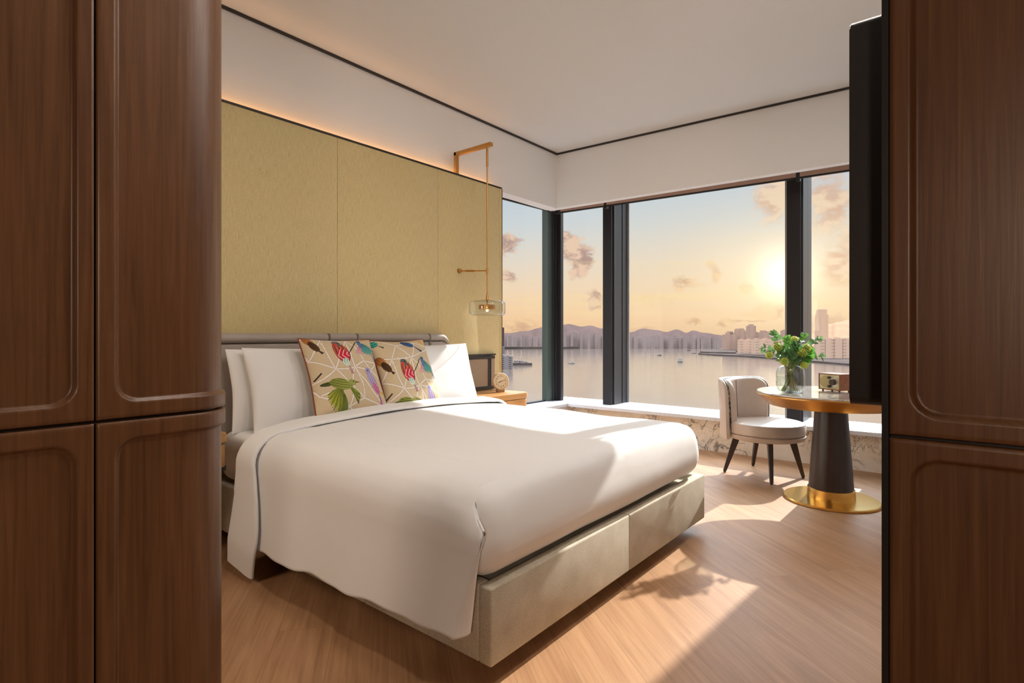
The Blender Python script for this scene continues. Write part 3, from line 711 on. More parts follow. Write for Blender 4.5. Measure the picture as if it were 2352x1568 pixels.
# fabric print painted into a colour attribute (u right, v down, in cushion heights)
def print_image(N, du, dv, seed=1):
    uu, vv = np.meshgrid((np.arange(N) + 0.5) / N, (np.arange(N) + 0.5) / N, indexing='ij')   # [u, v]
    U = uu + du; Vv = vv + dv
    img = np.zeros((N, N, 3)); img[:] = np.array(lin((204, 184, 152)))
    rng = np.random.RandomState(3)
    def seg(a, b, wd, col, bend=0.0):
        a = np.array(a); b = np.array(b); d = b - a; L = np.hypot(*d); d = d / L
        t = (U - a[0]) * d[0] + (Vv - a[1]) * d[1]; s = -(U - a[0]) * d[1] + (Vv - a[1]) * d[0]
        s = s - bend * 4 * (t / L) * (1 - t / L)
        m = (np.abs(s) < wd) & (t > 0) & (t < L); img[m] = col
        return m, s, t / L
    def strut(a, b, bend=0.0):
        seg(a, b, 0.0125, lin((128, 110, 92)), bend)
        m, s, t = seg(a, b, 0.0095, lin((240, 232, 222)), bend)
        img[m & (np.abs(s) < 0.0012)] = lin((190, 176, 160))
    def ell(c, rx, ry, ang, col, col2=None, stripe=None, edge=None):
        ca, sa = math.cos(ang), math.sin(ang)
        x = (U - c[0]) * ca + (Vv - c[1]) * sa; y = -(U - c[0]) * sa + (Vv - c[1]) * ca
        r = (x / rx) ** 2 + (y / ry) ** 2; m = r < 1
        cc = np.array(lin(col))
        if col2 is not None:
            k = np.clip((x / rx + 1) / 2, 0, 1)[..., None]; full = cc * (1 - k) + np.array(lin(col2)) * k
            img[m] = full[m]
        else: img[m] = cc
        if stripe:
            sm_ = m & (np.sin(y / ry * stripe[0] + np.abs(x) / rx * stripe[2]) > stripe[3]); img[sm_] = lin(stripe[1])
        if edge: img[m & (r > 0.86)] = lin(edge)
        return m
    def tri(p, q, r_, col, col2=None, stripe=None):
        def sgn(a, b): return (U - b[0]) * (a[1] - b[1]) - (a[0] - b[0]) * (Vv - b[1])
        d1, d2, d3 = sgn(p, q), sgn(q, r_), sgn(r_, p)
        m = ~(((d1 < 0) | (d2 < 0) | (d3 < 0)) & ((d1 > 0) | (d2 > 0) | (d3 > 0)))
        k = np.clip(np.hypot(U - p[0], Vv - p[1]) / max(1e-6, math.hypot(q[0] - p[0], q[1] - p[1])), 0, 1)[..., None]
        full = np.array(lin(col)) * (1 - k) + np.array(lin(col2 or col)) * k
        img[m] = full[m]
        if stripe:
            th = np.arctan2(Vv - p[1], U - p[0]); img[m & (np.sin(th * stripe[0]) > stripe[2])] = lin(stripe[1])
    def feather(p, ang, L, w, col, col2):
        ell((p[0] + math.cos(ang) * L / 2, p[1] + math.sin(ang) * L / 2), L / 2, w, ang, col, col2, edge=tuple(int(c * 0.6) for c in col2))
    # struts
    nodes = {'A': (0.24, 0.04), 'B': (0.31, 0.46), 'C': (0.58, 0.44), 'D': (0.74, 0.36), 'E': (0.58, 0.03), 'F': (1.0, 0.36), 'G': (0.80, 0.50), 'H': (-0.05, 0.62), 'I': (0.42, 0.95),
             'J': (0.93, 0.98), 'K': (0.02, 0.33), 'L': (1.08, 0.66), 'N': (0.5, 0.72), 'O': (0.05, 0.78), 'P': (0.40, -0.18), 'Q': (0.75, -0.22), 'R': (0.1, -0.3), 'S': (1.05, -0.12), 'T': (0.2, 1.2), 'W': (0.7, 1.2), 'X': (-0.06, 0.05), 'Y': (0.62, 0.86)}
    for a, b, bd in (('A', 'B', 0.02), ('A', 'E', 0), ('A', 'X', 0.02), ('A', 'K', 0), ('A', 'P', 0), ('B', 'K', 0), ('B', 'H', -0.03), ('B', 'C', 0.02), ('B', 'N', 0), ('B', 'E', 0.0), ('C', 'D', 0), ('C', 'E', -0.02), ('C', 'N', 0.02), ('C', 'G', 0),
                     ('D', 'F', 0.02), ('D', 'E', 0.02), ('D', 'G', 0), ('G', 'F', 0), ('G', 'L', 0), ('G', 'J', 0.03), ('J', 'L', 0), ('J', 'Y', 0), ('Y', 'N', 0), ('Y', 'C', 0.03), ('J', 'W', 0), ('N', 'I', 0), ('N', 'O', 0.02), ('O', 'I', 0), ('O', 'H', 0), ('I', 'T', 0),
                     ('I', 'W', 0), ('E', 'P', 0), ('E', 'Q', 0.02), ('E', 'S', 0), ('P', 'R', 0), ('P', 'Q', 0), ('Q', 'S', 0), ('S', 'F', 0.02), ('R', 'X', 0), ('K', 'X', 0), ('F', 'L', 0.02), ('I', 'Y', 0), ('C', 'J', 0.02)):
        strut(nodes[a], nodes[b], bd)
    # dark twigs
    seg((0.50, 0.30), (0.72, 0.06), 0.007, lin((70, 58, 48))); seg((0.02, 0.58), (0.12, 0.50), 0.010, lin((60, 50, 44)))
    # blue bird and small ones above (on the second cushion)
    ell((0.62, -0.20), 0.11, 0.05, 0.35, (45, 80, 130), (70, 120, 175), (9, (30, 50, 95), 2, 0.4)); tri((0.68, -0.18), (0.86, -0.07), (0.82, -0.05), (40, 70, 125), (30, 45, 80))
    ell((0.07, -0.22), 0.07, 0.045, -0.2, (35, 150, 125), (60, 170, 150), (9, (20, 90, 90), 2, 0.4)); tri((0.11, -0.2), (0.2, -0.16), (0.18, -0.14), (30, 70, 90), (30, 60, 60))
    ell((0.95, -0.21), 0.08, 0.045, 0.5, (210, 130, 60), (150, 190, 130), (9, (230, 180, 120), 2, 0.3)); tri((0.97, -0.2), (1.05, -0.02), (0.99, -0.03), (140, 190, 150), (200, 170, 150))
    # brown bird
    ell((0.085, 0.055), 0.085, 0.055, 1.0, (150, 90, 45), (205, 140, 75), (12, (120, 70, 35), 1, 0.72)); ell((0.13, 0.135), 0.085, 0.048, 1.05, (70, 45, 28), (110, 75, 45), (15, (40, 26, 18), 2, 0.2)); tri((0.145, 0.17), (0.225, 0.235), (0.19, 0.255), (50, 34, 24), (80, 55, 38), (60, (35, 24, 18), 0.2))
    # red bird
    tri((0.465, 0.33), (0.505, 0.53), (0.555, 0.535), (70, 130, 140), (165, 75, 85), (70, (215, 205, 190), 0.6))
    ell((0.45, 0.225), 0.165, 0.098, 1.32, (200, 120, 75), (175, 45, 60), (11, (120, 30, 50), 3.5, 0.55), (110, 50, 45))
    ell((0.465, 0.275), 0.085, 0.075, 1.4, (185, 30, 60), (200, 50, 75), (8, (240, 200, 190), 7, 0.78))
    ell((0.475, 0.375), 0.055, 0.045, 1.4, (110, 165, 165), (190, 220, 205), (8, (240, 240, 230), 6, 0.5))
    ell((0.425, 0.095), 0.062, 0.05, 0.2, (95, 105, 100), (80, 100, 110)); ell((0.40, 0.115), 0.035, 0.028, 0.2, (205, 65, 50), (190, 80, 60)); ell((0.445, 0.082), 0.009, 0.009, 0, (15, 12, 12))
    tri((0.48, 0.085), (0.535, 0.10), (0.48, 0.115), (225, 170, 70), (200, 140, 50))
    # flying bird
    for k in range(8): feather((0.765, 0.11), 2.25 - 0.13 * k, 0.19 - 0.008 * k, 0.013, (170, 120, 150), (225, 165, 165))
    for k in range(10): feather((0.785, 0.08), 0.55 + 0.13 * k, 0.27 - 0.012 * k, 0.014, (50, 120, 110), (95, 175, 150) if k % 3 else (110, 160, 190))
    tri((0.87, 0.17), (0.99, 0.35), (0.955, 0.37), (70, 140, 150), (80, 110, 170))
    ell((0.765, 0.11), 0.07, 0.032, 1.5, (90, 130, 180), (110, 120, 170), (10, (60, 90, 140), 3, 0.5)); ell((0.77, 0.055), 0.033, 0.028, 0, (80, 120, 160), (60, 100, 140)); ell((0.78, 0.05), 0.006, 0.006, 0, (10, 10, 10)); tri((0.74, 0.055), (0.705, 0.06), (0.74, 0.07), (80, 70, 60))
    # purple bird
    tri((0.845, 0.72), (0.875, 0.98), (0.915, 0.965), (75, 70, 140), (200, 105, 150)); 
    ell((0.80, 0.64), 0.15, 0.062, 1.15, (165, 150, 195), (130, 115, 165), (10, (190, 180, 210), 3, 0.5), (120, 100, 140)); ell((0.835, 0.735), 0.085, 0.045, 1.2, (190, 80, 130), (150, 60, 130), (9, (225, 170, 190), 5, 0.6)); ell((0.755, 0.50), 0.042, 0.038, 0, (160, 150, 200), (150, 140, 190)); ell((0.75, 0.498), 0.008, 0.008, 0, (15, 12, 12)); tri((0.715, 0.505), (0.68, 0.515), (0.715, 0.525), (220, 170, 80))
    # green bird
    for k in range(11): feather((0.33, 0.70), 2.75 - 0.125 * k, 0.20 + 0.016 * min(k, 8), 0.017, (95, 110, 40), (190, 185, 55) if k % 2 else (120, 135, 50))
    for k in range(6): feather((0.44, 0.70), 1.15 - 0.09 * k, 0.25 - 0.02 * k, 0.017, (90, 110, 45), (160, 170, 60) if k % 2 else (85, 100, 45))
    for k in range(5): feather((0.35, 0.78), 1.75 - 0.09 * k, 0.30, 0.016, (80, 95, 40), (130, 140, 60))
    ell((0.17, 0.645), 0.10, 0.025, -0.05, (70, 80, 40), (110, 120, 50), (14, (40, 45, 25), 2, 0.1))
    ell((0.34, 0.66), 0.15, 0.07, 0.25, (120, 130, 55), (160, 165, 80), (14, (95, 105, 45), 3, 0.5)); ell((0.49, 0.645), 0.055, 0.042, 0.1, (150, 155, 85), (165, 170, 100), (12, (120, 130, 60), 2, 0.7)); ell((0.51, 0.632), 0.009, 0.008, 0, (15, 15, 10)); tri((0.535, 0.63), (0.61, 0.655), (0.535, 0.655), (90, 75, 50))
    # yellow bird at lower right
    ell((0.95, 0.80), 0.055, 0.022, 0.15, (200, 165, 60), (190, 180, 90)); tri((0.98, 0.80), (1.06, 0.92), (1.02, 0.93), (130, 160, 110), (110, 140, 130))
    # soft weave noise
    img *= (1 + rng.uniform(-0.05, 0.05, img.shape[:2]))[..., None]
    return np.clip(img, 0, 1)
def cushion(x0, x1, yb, zb, yt, zt, th, du, dv, label, seed, roll=0.0):
    w = x1 - x0; h = math.hypot(yt - yb, zt - zb); N = 230
    root = empty('cushion', ((x0 + x1) / 2, (yb + yt) / 2, zb), label, 'cushion', 'cushions printed with birds')
    gg = pillow_pts(w, h, th, seed=seed, wr=0.010, corner=0.075)
    bm = BM(); g = [-1 + 2 * i / N for i in range(N + 1)]
    V = grid(bm, gg(1), g, g)
    img = print_image(N + 1, du, dv)
    lay = bm.loops.layers.float_color.new('print')
    for i in range(N + 1):
        for j in range(N + 1):
            c = img[i, N - j]
            for lp in V[i][j].link_loops: lp[lay] = (c[0], c[1], c[2], 1)
    place(bm, (x0 + x1) / 2, yb, zb, yt, zt, h, roll)
    build('printed_front', bm, M['print'], root, angle=120)
    bm = BM(); g2 = [-1 + 2 * i / 40 for i in range(41)]; grid(bm, gg(-1), g2, g2); place(bm, (x0 + x1) / 2, yb, zb, yt, zt, h, roll); build('back', bm, M['cushion_back'], root, angle=120)
    bm = BM(); f = gg(1)
    loop = [f(u, -1) for u in lsp(-1, 1, 30)] + [f(1, v) for v in lsp(-1, 1, 30)][1:] + [f(u, 1) for u in lsp(1, -1, 30)][1:] + [f(-1, v) for v in lsp(1, -1, 30)][1:]
    tube(bm, loop, 0.0048, 8); place(bm, (x0 + x1) / 2, yb, zb, yt, zt, h, roll); build('piping', bm, M['piping'], root)
cushion(1.695, 2.19, 2.80, 0.69, 3.01, 1.128, 0.14, 0.0, 0.0, 'left cushion printed with a large green bird at its lower left', 5, roll=0.02)
cushion(2.185, 2.66, 2.81, 0.675, 3.01, 1.118, 0.14, 0.03, -0.29, 'right cushion printed with a blue bird at its top edge', 6, roll=-0.015)

# ------------------------------------------------------------------ nightstands, cane panel, clock
def nightstand(x0, x1, y0, y1, label):
    r = empty('nightstand', ((x0 + x1) / 2, (y0 + y1) / 2, 0.457), label, 'nightstand', 'oak nightstands on either side of the bed')
    bm = BM(); prism(bm, rrect(x0, x1, y0, y1, 0.06, 8, (0, 0, 1, 1)), 0.600, 0.647)
    bmesh.ops.bevel(bm, geom=[e for e in bm.edges if abs(e.verts[0].co.z - e.verts[1].co.z) < 1e-6], offset=0.006, segments=2, affect='EDGES'); build('top', bm, M['nswood'], r)
    bm = BM(); prism(bm, rrect(x0 + 0.008, x1 - 0.008, y0 + 0.008, y1, 0.055, 8, (0, 0, 1, 1)), 0.478, 0.594); build('drawer', bm, M['nswood'], r)
    bm = BM(); prism(bm, rrect(x0 + 0.014, x1 - 0.014, y0 + 0.014, y1, 0.05, 8, (0, 0, 1, 1)), 0.594, 0.600); prism(bm, rrect(x0 + 0.004, x1 - 0.004, y0 + 0.004, y1, 0.055, 8, (0, 0, 1, 1)), 0.457, 0.478); build('plinth', bm, M['black'], r)
nightstand(0.70, 1.281, 2.925, 3.398, 'oak nightstand at the left, half hidden behind the wardrobe')
nightstand(3.30, 3.882, 2.975, 3.398, 'oak nightstand under the clock at the right of the bed')
cp = empty('cane_panel', (3.6, 3.40, 0.66), 'dark framed cane webbing panel on the wall behind the clock', 'panel')
CX0, CX1, CZ0, CZ1, CY = 3.235, 3.868, 0.655, 0.979, 3.377
bm = BM(); box(bm, CX0, CX1, CY - 0.012, CY + 0.022, CZ1 - 0.014, CZ1); box(bm, CX0, CX1 - 0.004, CY - 0.004, CY + 0.022, CZ1 - 0.045, CZ1 - 0.019); box(bm, CX0, CX1, CY - 0.004, CY + 0.022, CZ0, CZ0 + 0.03)
xd = x_at(1125, CY); box(bm, xd - 0.022, xd - 0.003, CY - 0.004, CY + 0.022, CZ0 + 0.03, CZ1 - 0.045); box(bm, xd + 0.003, xd + 0.018, CY - 0.004, CY + 0.022, CZ0 + 0.03, CZ1 - 0.045); box(bm, CX0, CX0 + 0.02, CY - 0.004, CY + 0.022, CZ0 + 0.03, CZ1 - 0.045); build('frame', bm, M['dark_trim'], cp, smooth=False)
for a, b_ in ((CX0 + 0.02, xd - 0.022), (xd + 0.018, CX1 - 0.002)):
    bm = BM(); box(bm, a, b_, CY + 0.002, CY + 0.010, CZ0 + 0.03, CZ1 - 0.045); build('cane_webbing', bm, M['cane'], cp, smooth=False)
# clock
ck = empty('clock', (3.725, 3.19, 0.648), 'round pale wood desk clock with black numerals on the right nightstand', 'clock')
cc = Vector((3.725, 3.19, 0.648 + 0.018 + 0.0745)); th = math.radians(-62)   # faces the room, turned a little
fdir = Vector((-0.50, -0.866, 0.06)).normalized(); rgt = Vector((0.866, -0.5, 0)).normalized(); upv = rgt.cross(fdir); upv = -upv if upv.z < 0 else upv
MC = Matrix((rgt, upv, fdir)).transposed().to_4x4(); MC.translation = cc
def clock_part(bm): bmesh.ops.transform(bm, matrix=MC, verts=bm.verts)
bm = BM(); lathe(bm, [(0, -0.028), (0.066, -0.028), (0.0745, -0.018), (0.0745, 0.022), (0.0715, 0.027), (0.066, 0.027), (0.064, 0.020)], n=64); clock_part(bm); build('case', bm, M['clock'], ck)
bm = BM(); lathe(bm, [(0, 0.018), (0.0655, 0.018), (0.0655, 0.020), (0, 0.0205)], n=64); clock_part(bm); build('dial', bm, M['dial'], ck)
bmn = BM()
def text_mesh(txt, size):
    cu = bpy.data.curves.new('tmp_text', 'FONT'); cu.body = txt; cu.size = size; cu.align_x = 'CENTER'; cu.align_y = 'CENTER'; cu.extrude = 0.0004; cu.offset = 0.0002
    o = bpy.data.objects.new('tmp_text', cu); C.objects.link(o); dg = bpy.context.evaluated_depsgraph_get(); dg.update()
    me = bpy.data.meshes.new_from_object(o.evaluated_get(dg)); bpy.data.objects.remove(o); bpy.data.curves.remove(cu); return me
for k in range(1, 13):
    a = PI / 2 - k * PI / 6; me = text_mesh(str(k), 0.0175); me.transform(Matrix.Translation((0.0465 * math.cos(a), 0.0465 * math.sin(a), 0.0212))); bmn.from_mesh(me); bpy.data.meshes.remove(me)
clock_part(bmn); build('numerals', bmn, M['ink'], ck, smooth=False)
def hand(name, hour_angle, L, w, tail):
    bm = BM(); a = PI / 2 - hour_angle; R = Matrix.Rotation(a, 4, 'Z')
    vs = [(-tail, -w, 0.0225), (L * 0.6, -w * 1.1, 0.0225), (L, -w * 0.35, 0.0225), (L, w * 0.35, 0.0225), (L * 0.6, w * 1.1, 0.0225), (-tail, w, 0.0225)]
    lo = [bm.verts.new(v) for v in vs]; hi = [bm.verts.new((v[0], v[1], 0.0235)) for v in vs]; bm.faces.new(lo[::-1]); bm.faces.new(hi)
    for i in range(6): bm.faces.new((lo[i], lo[(i + 1) % 6], hi[(i + 1) % 6], hi[i]))
    bmesh.ops.transform(bm, matrix=R, verts=bm.verts); clock_part(bm); build(name, bm, M['ink'], ck, smooth=False)
hand('hour_hand', (8 + 12.8 / 60) / 12 * 2 * PI - 0.02, 0.030, 0.0026, 0.006); hand('minute_hand', 12.8 / 60 * 2 * PI, 0.052, 0.0015, 0.010)
bm = BM(); R = Matrix.Translation((cc.x, cc.y, 0)) @ Matrix.Rotation(math.atan2(rgt.y, rgt.x), 4, 'Z'); box(bm, -0.034, 0.034, -0.024, 0.024, 0.648, 0.674, bev=0.003, rot=R); build('foot', bm, M['clock_foot'], ck)

# ------------------------------------------------------------------ bracket lamp
LX, LYR = 3.396, 3.05
lp = empty('wall_lamp', (LX, 3.4, 1.31), 'brass bracket lamp hanging a clear glass drum over the right nightstand', 'lamp')
bm = BM(); box(bm, LX - 0.018, LX + 0.018, 3.395, 3.425, PZ, 2.735, bev=0.003); box(bm, LX - 0.018, LX + 0.018, 3.0, 3.425, 2.703, 2.735, bev=0.003)
build('bracket', bm, M['brass'], lp)
bm = BM(); tube(bm, [(LX, LYR, 1.47), (LX, LYR, 2.704)], 0.0055, 12); lathe(bm, [(0.0055, 0), (0.010, 0.001), (0.010, 0.16), (0.0055, 0.161)], (LX, LYR, 2.543), 16); lathe(bm, [(0.0055, 0), (0.011, 0.001), (0.011, 0.045), (0.0055, 0.046)], (LX, LYR, 1.66), 16); lathe(bm, [(0.012, 0), (0.012, 0.03), (0.0085, 0.035), (0.0085, 0.06), (0.0055, 0.062)], (LX, LYR, 1.438), 16); build('rod', bm, M['brass'], lp)
bm = BM(); tube(bm, [(LX + 0.02, 3.40, 1.71), (LX + 0.02, 3.375, 1.708)], 0.020, 20); tube(bm, [(LX + 0.02, 3.39, 1.708), (LX, LYR + 0.01, 1.684)], 0.0052, 12); tube(bm, [(LX + 0.016, 3.31, 1.703), (LX + 0.009, 3.20, 1.694)], 0.0088, 14); build('side_stay', bm, M['brass'], lp)
bm = BM(); lathe(bm, [(0, 0.120), (0.118, 0.120), (0.138, 0.115), (0.149, 0.103), (0.152, 0.085), (0.152, 0.035), (0.149, 0.017), (0.138, 0.005), (0.118, 0.0), (0.0, 0.0), (0.0, 0.003), (0.117, 0.003), (0.136, 0.008), (0.146, 0.019), (0.149, 0.036), (0.149, 0.084), (0.146, 0.101), (0.136, 0.112), (0.117, 0.117), (0, 0.117)], (LX, LYR, 1.314), 72); build('glass_drum', bm, M['lampglass'], lp)
bm = BM(); lathe(bm, [(0, 0.124), (0.05, 0.124), (0.055, 0.127), (0.05, 0.130), (0, 0.130)], (LX, LYR, 1.311), 40); lathe(bm, [(0, 0.09), (0.066, 0.09), (0.068, 0.088), (0.068, 0.056), (0.066, 0.054), (0, 0.054)], (LX, LYR, 1.311), 48); tube(bm, [(LX, LYR, 1.39), (LX, LYR, 1.44)], 0.006, 12); build('brass_disc', bm, M['brass'], lp)
bm = BM(); lathe(bm, [(0, 0), (0.009, 0.003), (0.012, 0.010), (0.010, 0.016), (0, 0.018)], (LX, LYR, 1.345), 20); build('bulb', bm, M['bulb'], lp)

# ------------------------------------------------------------------ table
TX, TY = 4.40, 0.722
tb = empty('table', (TX, TY, 0), 'round marble-topped table on a dark tapered pedestal by the window', 'table')
bm = BM(); lathe(bm, [(0, 0.742), (0.470, 0.742), (0.474, 0.745), (0.474, 0.751), (0.470, 0.754), (0, 0.754)], (TX, TY, 0), 96); build('tabletop', bm, M['marble_top'], tb)
bm = BM(); lathe(bm, [(0, 0.742), (0.474, 0.742), (0.477, 0.739), (0.476, 0.731), (0.400, 0.662), (0.392, 0.658), (0, 0.658)], (TX, TY, 0), 96); build('brass_rim', bm, M['rim'], tb)
bm = BM(); lathe(bm, [(0.100, 0.660), (0.140, 0.086)], (TX, TY, 0), 64); build('pedestal', bm, M['pedestal'], tb)
bm = BM(); lathe(bm, [(0.140, 0.088), (0.146, 0.086), (0.150, 0.018)], (TX, TY, 0), 64); build('brass_collar', bm, M['gold'], tb)
bm = BM(); lathe(bm, [(0, 0.0), (0.292, 0.0), (0.300, 0.003), (0.300, 0.013), (0.294, 0.018), (0, 0.0185)], (TX, TY, 0), 96); build('foot_disc', bm, M['gold'], tb)

# ------------------------------------------------------------------ vase with flowers
VX, VY, VZ = 4.185, 0.935, 0.7545
vs_ = empty('vase', (VX, VY, VZ), 'clear rounded glass vase of water on the marble table', 'vase')
outer = [(0, 0.0), (0.055, 0.0), (0.070, 0.006), (0.083, 0.024), (0.089, 0.05), (0.091, 0.08), (0.091, 0.13), (0.087, 0.158), (0.076, 0.176), (0.062, 0.184), (0.056, 0.187)]
inner = [(r - 0.004 if r > 0.01 else 0, z + (0.006 if z < 0.01 else 0)) for r, z in outer][::-1]
bm = BM(); lathe(bm, outer + [(0.052, 0.187)] + inner[1:], (VX, VY, VZ), 64); build('glass_body', bm, M['vase'], vs_)
bm = BM(); lathe(bm, [(0, 0.0065), (0.050, 0.0065), (0.064, 0.011), (0.078, 0.027), (0.0845, 0.052), (0.0862, 0.08), (0.0862, 0.118), (0, 0.118)], (VX, VY, VZ), 48); build('water', bm, M['water_in'], vs_)
Rw = Vector((RT[0], RT[1], 0)); Fwv = Vector((FW[0], FW[1], 0))
VB = Vector((VX, VY, VZ))
def leaf_bm(bm, p, d, n, L, w, mi=0, fold=0.15):
    d = d.normalized(); s = d.cross(n).normalized(); n = s.cross(d).normalized()
    prof = [(0.0, 0.05), (0.15, 0.6), (0.4, 1.0), (0.65, 0.92), (0.88, 0.5), (1.0, 0.03)]
    rows = []
    for t, ww in prof:
        c = p + d * (L * t) + n * (-0.12 * L * t * t)
        rows.append([bm.verts.new(c - s * w * ww + n * (fold * w * ww)), bm.verts.new(c), bm.verts.new(c + s * w * ww + n * (fold * w * ww))])
    for A, B in zip(rows, rows[1:]):
        for k in range(2): bm.faces.new((A[k], A[k + 1], B[k + 1], B[k])).material_index = mi
rnd = random.Random(11)
def stem_path(tip, lean=None):
    tip = Vector(tip); h = Vector((tip.x - VX, tip.y - VY, 0)); hd = h.normalized() if h.length > 1e-4 else Vector((1, 0, 0))
    foot = VB - hd * 0.05 + Vector((0, 0, 0.010)) + Vector((rnd.uniform(-.012, .012), rnd.uniform(-.012, .012), 0))
    neck = VB + hd * min(0.034, h.length * 0.3) + Vector((0, 0, 0.182))
    pts = [foot, lerp(foot, neck, 0.5), neck]
    for t in (0.35, 0.7, 1.0):
        q = lerp(neck, tip, t); q.z += 0.03 * math.sin(t * PI) ; pts.append(q)
    return pts
def smooth_path(pts, k=5):
    out = []
    for i in range(len(pts) - 1):
        p0 = pts[max(i - 1, 0)]; p1 = pts[i]; p2 = pts[i + 1]; p3 = pts[min(i + 2, len(pts) - 1)]
        for j in range(k):
            t = j / k; out.append(0.5 * ((2 * p1) + (p2 - p0) * t + (2 * p0 - 5 * p1 + 4 * p2 - p3) * t * t + (3 * p1 - p0 - 3 * p2 + p3) * t ** 3))
    out.append(pts[-1]); return out
def VP(px, py, dd=0.0):
    w = VX * FW[0] + VY * FW[1] + dd; return at_depth(px, py, w)
def eucalyptus(tip, label, nl=9, L=0.040, bright=False, start=0.48):
    r = empty('eucalyptus_branch', (VX, VY, VZ + 0.01), label, 'branch', 'eucalyptus branches in the vase')
    path = smooth_path(stem_path(tip)); bm = BM(); n = len(path)
    tube(bm, path, [lerp(0.0032, 0.0012, i / (n - 1)) for i in range(n)], 7); build('stem', bm, M['stem'] if rnd.random() < 0.6 else M['stem_brown'], r)
    bm = BM()
    for k in range(nl):
        t = lerp(start, 1.0, k / (nl - 1)); i = min(n - 2, int(t * (n - 1))); p = path[i]; d = (path[i + 1] - path[i]).normalized()
        side = d.cross(Vector((0, 0, 1))); side = side.normalized() if side.length > 0.05 else Rw
        a = k * 1.3 + rnd.uniform(-.4, .4); ax = Matrix.Rotation(a, 3, d) @ side
        for sgn in (1, -1):
            dr = (ax * sgn * 0.9 + d * 0.55 + Vector((0, 0, 0.15))).normalized(); s = rnd.uniform(0.8, 1.15) * (1.0 if k < nl - 2 else 0.75)
            nrm = (-Fwv * 0.7 + Vector((0, 0, 0.6)) + Vector((rnd.uniform(-.5, .5), rnd.uniform(-.5, .5), rnd.uniform(-.3, .3)))).normalized()
            leaf_bm(bm, p, dr, nrm, L * s, L * 0.40 * s)
    build('leaves', bm, M['leaf_bright'] if bright else M['leaf'], r, angle=90)
def bloom(tip, label, R=0.027):
    r = empty('viburnum_bloom', (VX, VY, VZ + 0.01), label, 'flower', 'lime green blooms in the vase')
    path = smooth_path(stem_path(tip)); n = len(path); bm = BM(); tube(bm, path, [lerp(0.003, 0.0015, i / (n - 1)) for i in range(n)], 7); build('stem', bm, M['stem'], r)
    bm = BM(); c = Vector(tip)
    for k in range(60):
        z = 1 - 2 * (k + 0.5) / 60; a = k * 2.39996; rr = math.sqrt(1 - z * z); d = Vector((rr * math.cos(a), rr * math.sin(a), z))
        if d.z < -0.75: continue
        p = c + d * R * rnd.uniform(0.82, 1.05); s = d.orthogonal().normalized(); q = d.cross(s); off = rnd.uniform(0, 1)
        for j in range(5):
            aa = off + j * 2 * PI / 5; e = s * math.cos(aa) + q * math.sin(aa); e2 = s * math.cos(aa + .5) + q * math.sin(aa + .5); e3 = s * math.cos(aa - .5) + q * math.sin(aa - .5)
            pr = 0.0072; vsx = [bm.verts.new(p), bm.verts.new(p + e3 * pr * 0.75 + d * 0.001), bm.verts.new(p + e * pr + d * 0.0028), bm.verts.new(p + e2 * pr * 0.75 + d * 0.001)]; bm.faces.new(vsx)
    build('petals', bm, M['bloom'], r, angle=90)
    bm = BM(); bmesh.ops.create_icosphere(bm, subdivisions=2, radius=R * 0.78, matrix=Matrix.Translation(c)); build('heart', bm, M['leaf_bright'], r, angle=90)
eucalyptus(VP(1775, 761, 0.02), 'eucalyptus branch standing tallest at the left of the bouquet', 12)
eucalyptus(VP(1749, 800, -0.02), 'eucalyptus branch reaching farthest left from the vase', 11)
eucalyptus(VP(1884, 776, 0.03), 'eucalyptus branch pointing to the upper right of the bouquet', 13)
eucalyptus(VP(1896, 820, -0.02), 'low eucalyptus branch stretching right towards the radio', 11, 0.034)
eucalyptus(VP(1848, 768, 0.0), 'pale tipped eucalyptus branch at the top right of the bouquet', 9, 0.038, True, 0.55)
eucalyptus(VP(1808, 775, 0.06), 'pointed leafy branch at the top middle of the bouquet', 10, 0.042, True, 0.5)
eucalyptus(VP(1830, 790, -0.05), 'broad round-leaved branch in the middle of the bouquet', 10, 0.052, False, 0.52)
eucalyptus(VP(1806, 812, -0.07), 'dark round-leaved branch low at the left of the bouquet', 9, 0.050, False, 0.52)
eucalyptus(VP(1838, 822, -0.09), 'grey round-leaved branch hanging over the vase rim', 9, 0.050, False, 0.52)
eucalyptus(VP(1860, 826, -0.04), 'bright leafy branch low at the right of the bouquet', 9, 0.048, True, 0.52)
eucalyptus(VP(1822, 800, 0.08), 'dark leafy branch at the back of the bouquet', 9, 0.050, True, 0.5)
eucalyptus(VP(1790, 800, 0.03), 'green leafy branch behind the left blooms', 8, 0.046, True, 0.52)
eucalyptus(VP(1815, 822, -0.10), 'grey green branch drooping at the front left of the rim', 9, 0.050, False, 0.52)
eucalyptus(VP(1862, 806, 0.04), 'leafy branch behind the right blooms', 9, 0.050, True, 0.5)
eucalyptus(VP(1842, 800, 0.03), 'dark branch in the heart of the bouquet', 9, 0.052, False, 0.5)
bloom(VP(1825, 780, 0.0), 'lime green bloom at the top of the bouquet', 0.024)
bloom(VP(1786, 797, -0.03), 'lime green bloom at the left of the bouquet', 0.030)
bloom(VP(1767, 816, -0.04), 'small lime green bloom hanging lowest at the left', 0.023)
bloom(VP(1801, 830, -0.11), 'lime green bloom at the front just above the vase rim', 0.028)
bloom(VP(1853, 799, -0.05), 'lime green bloom at the right of the bouquet', 0.029)
bloom(VP(1843, 811, -0.09), 'lime green bloom in front of the right bloom', 0.028)
bloom(VP(1847, 839, -0.09), 'lime green bloom lowest at the right over the rim', 0.024)

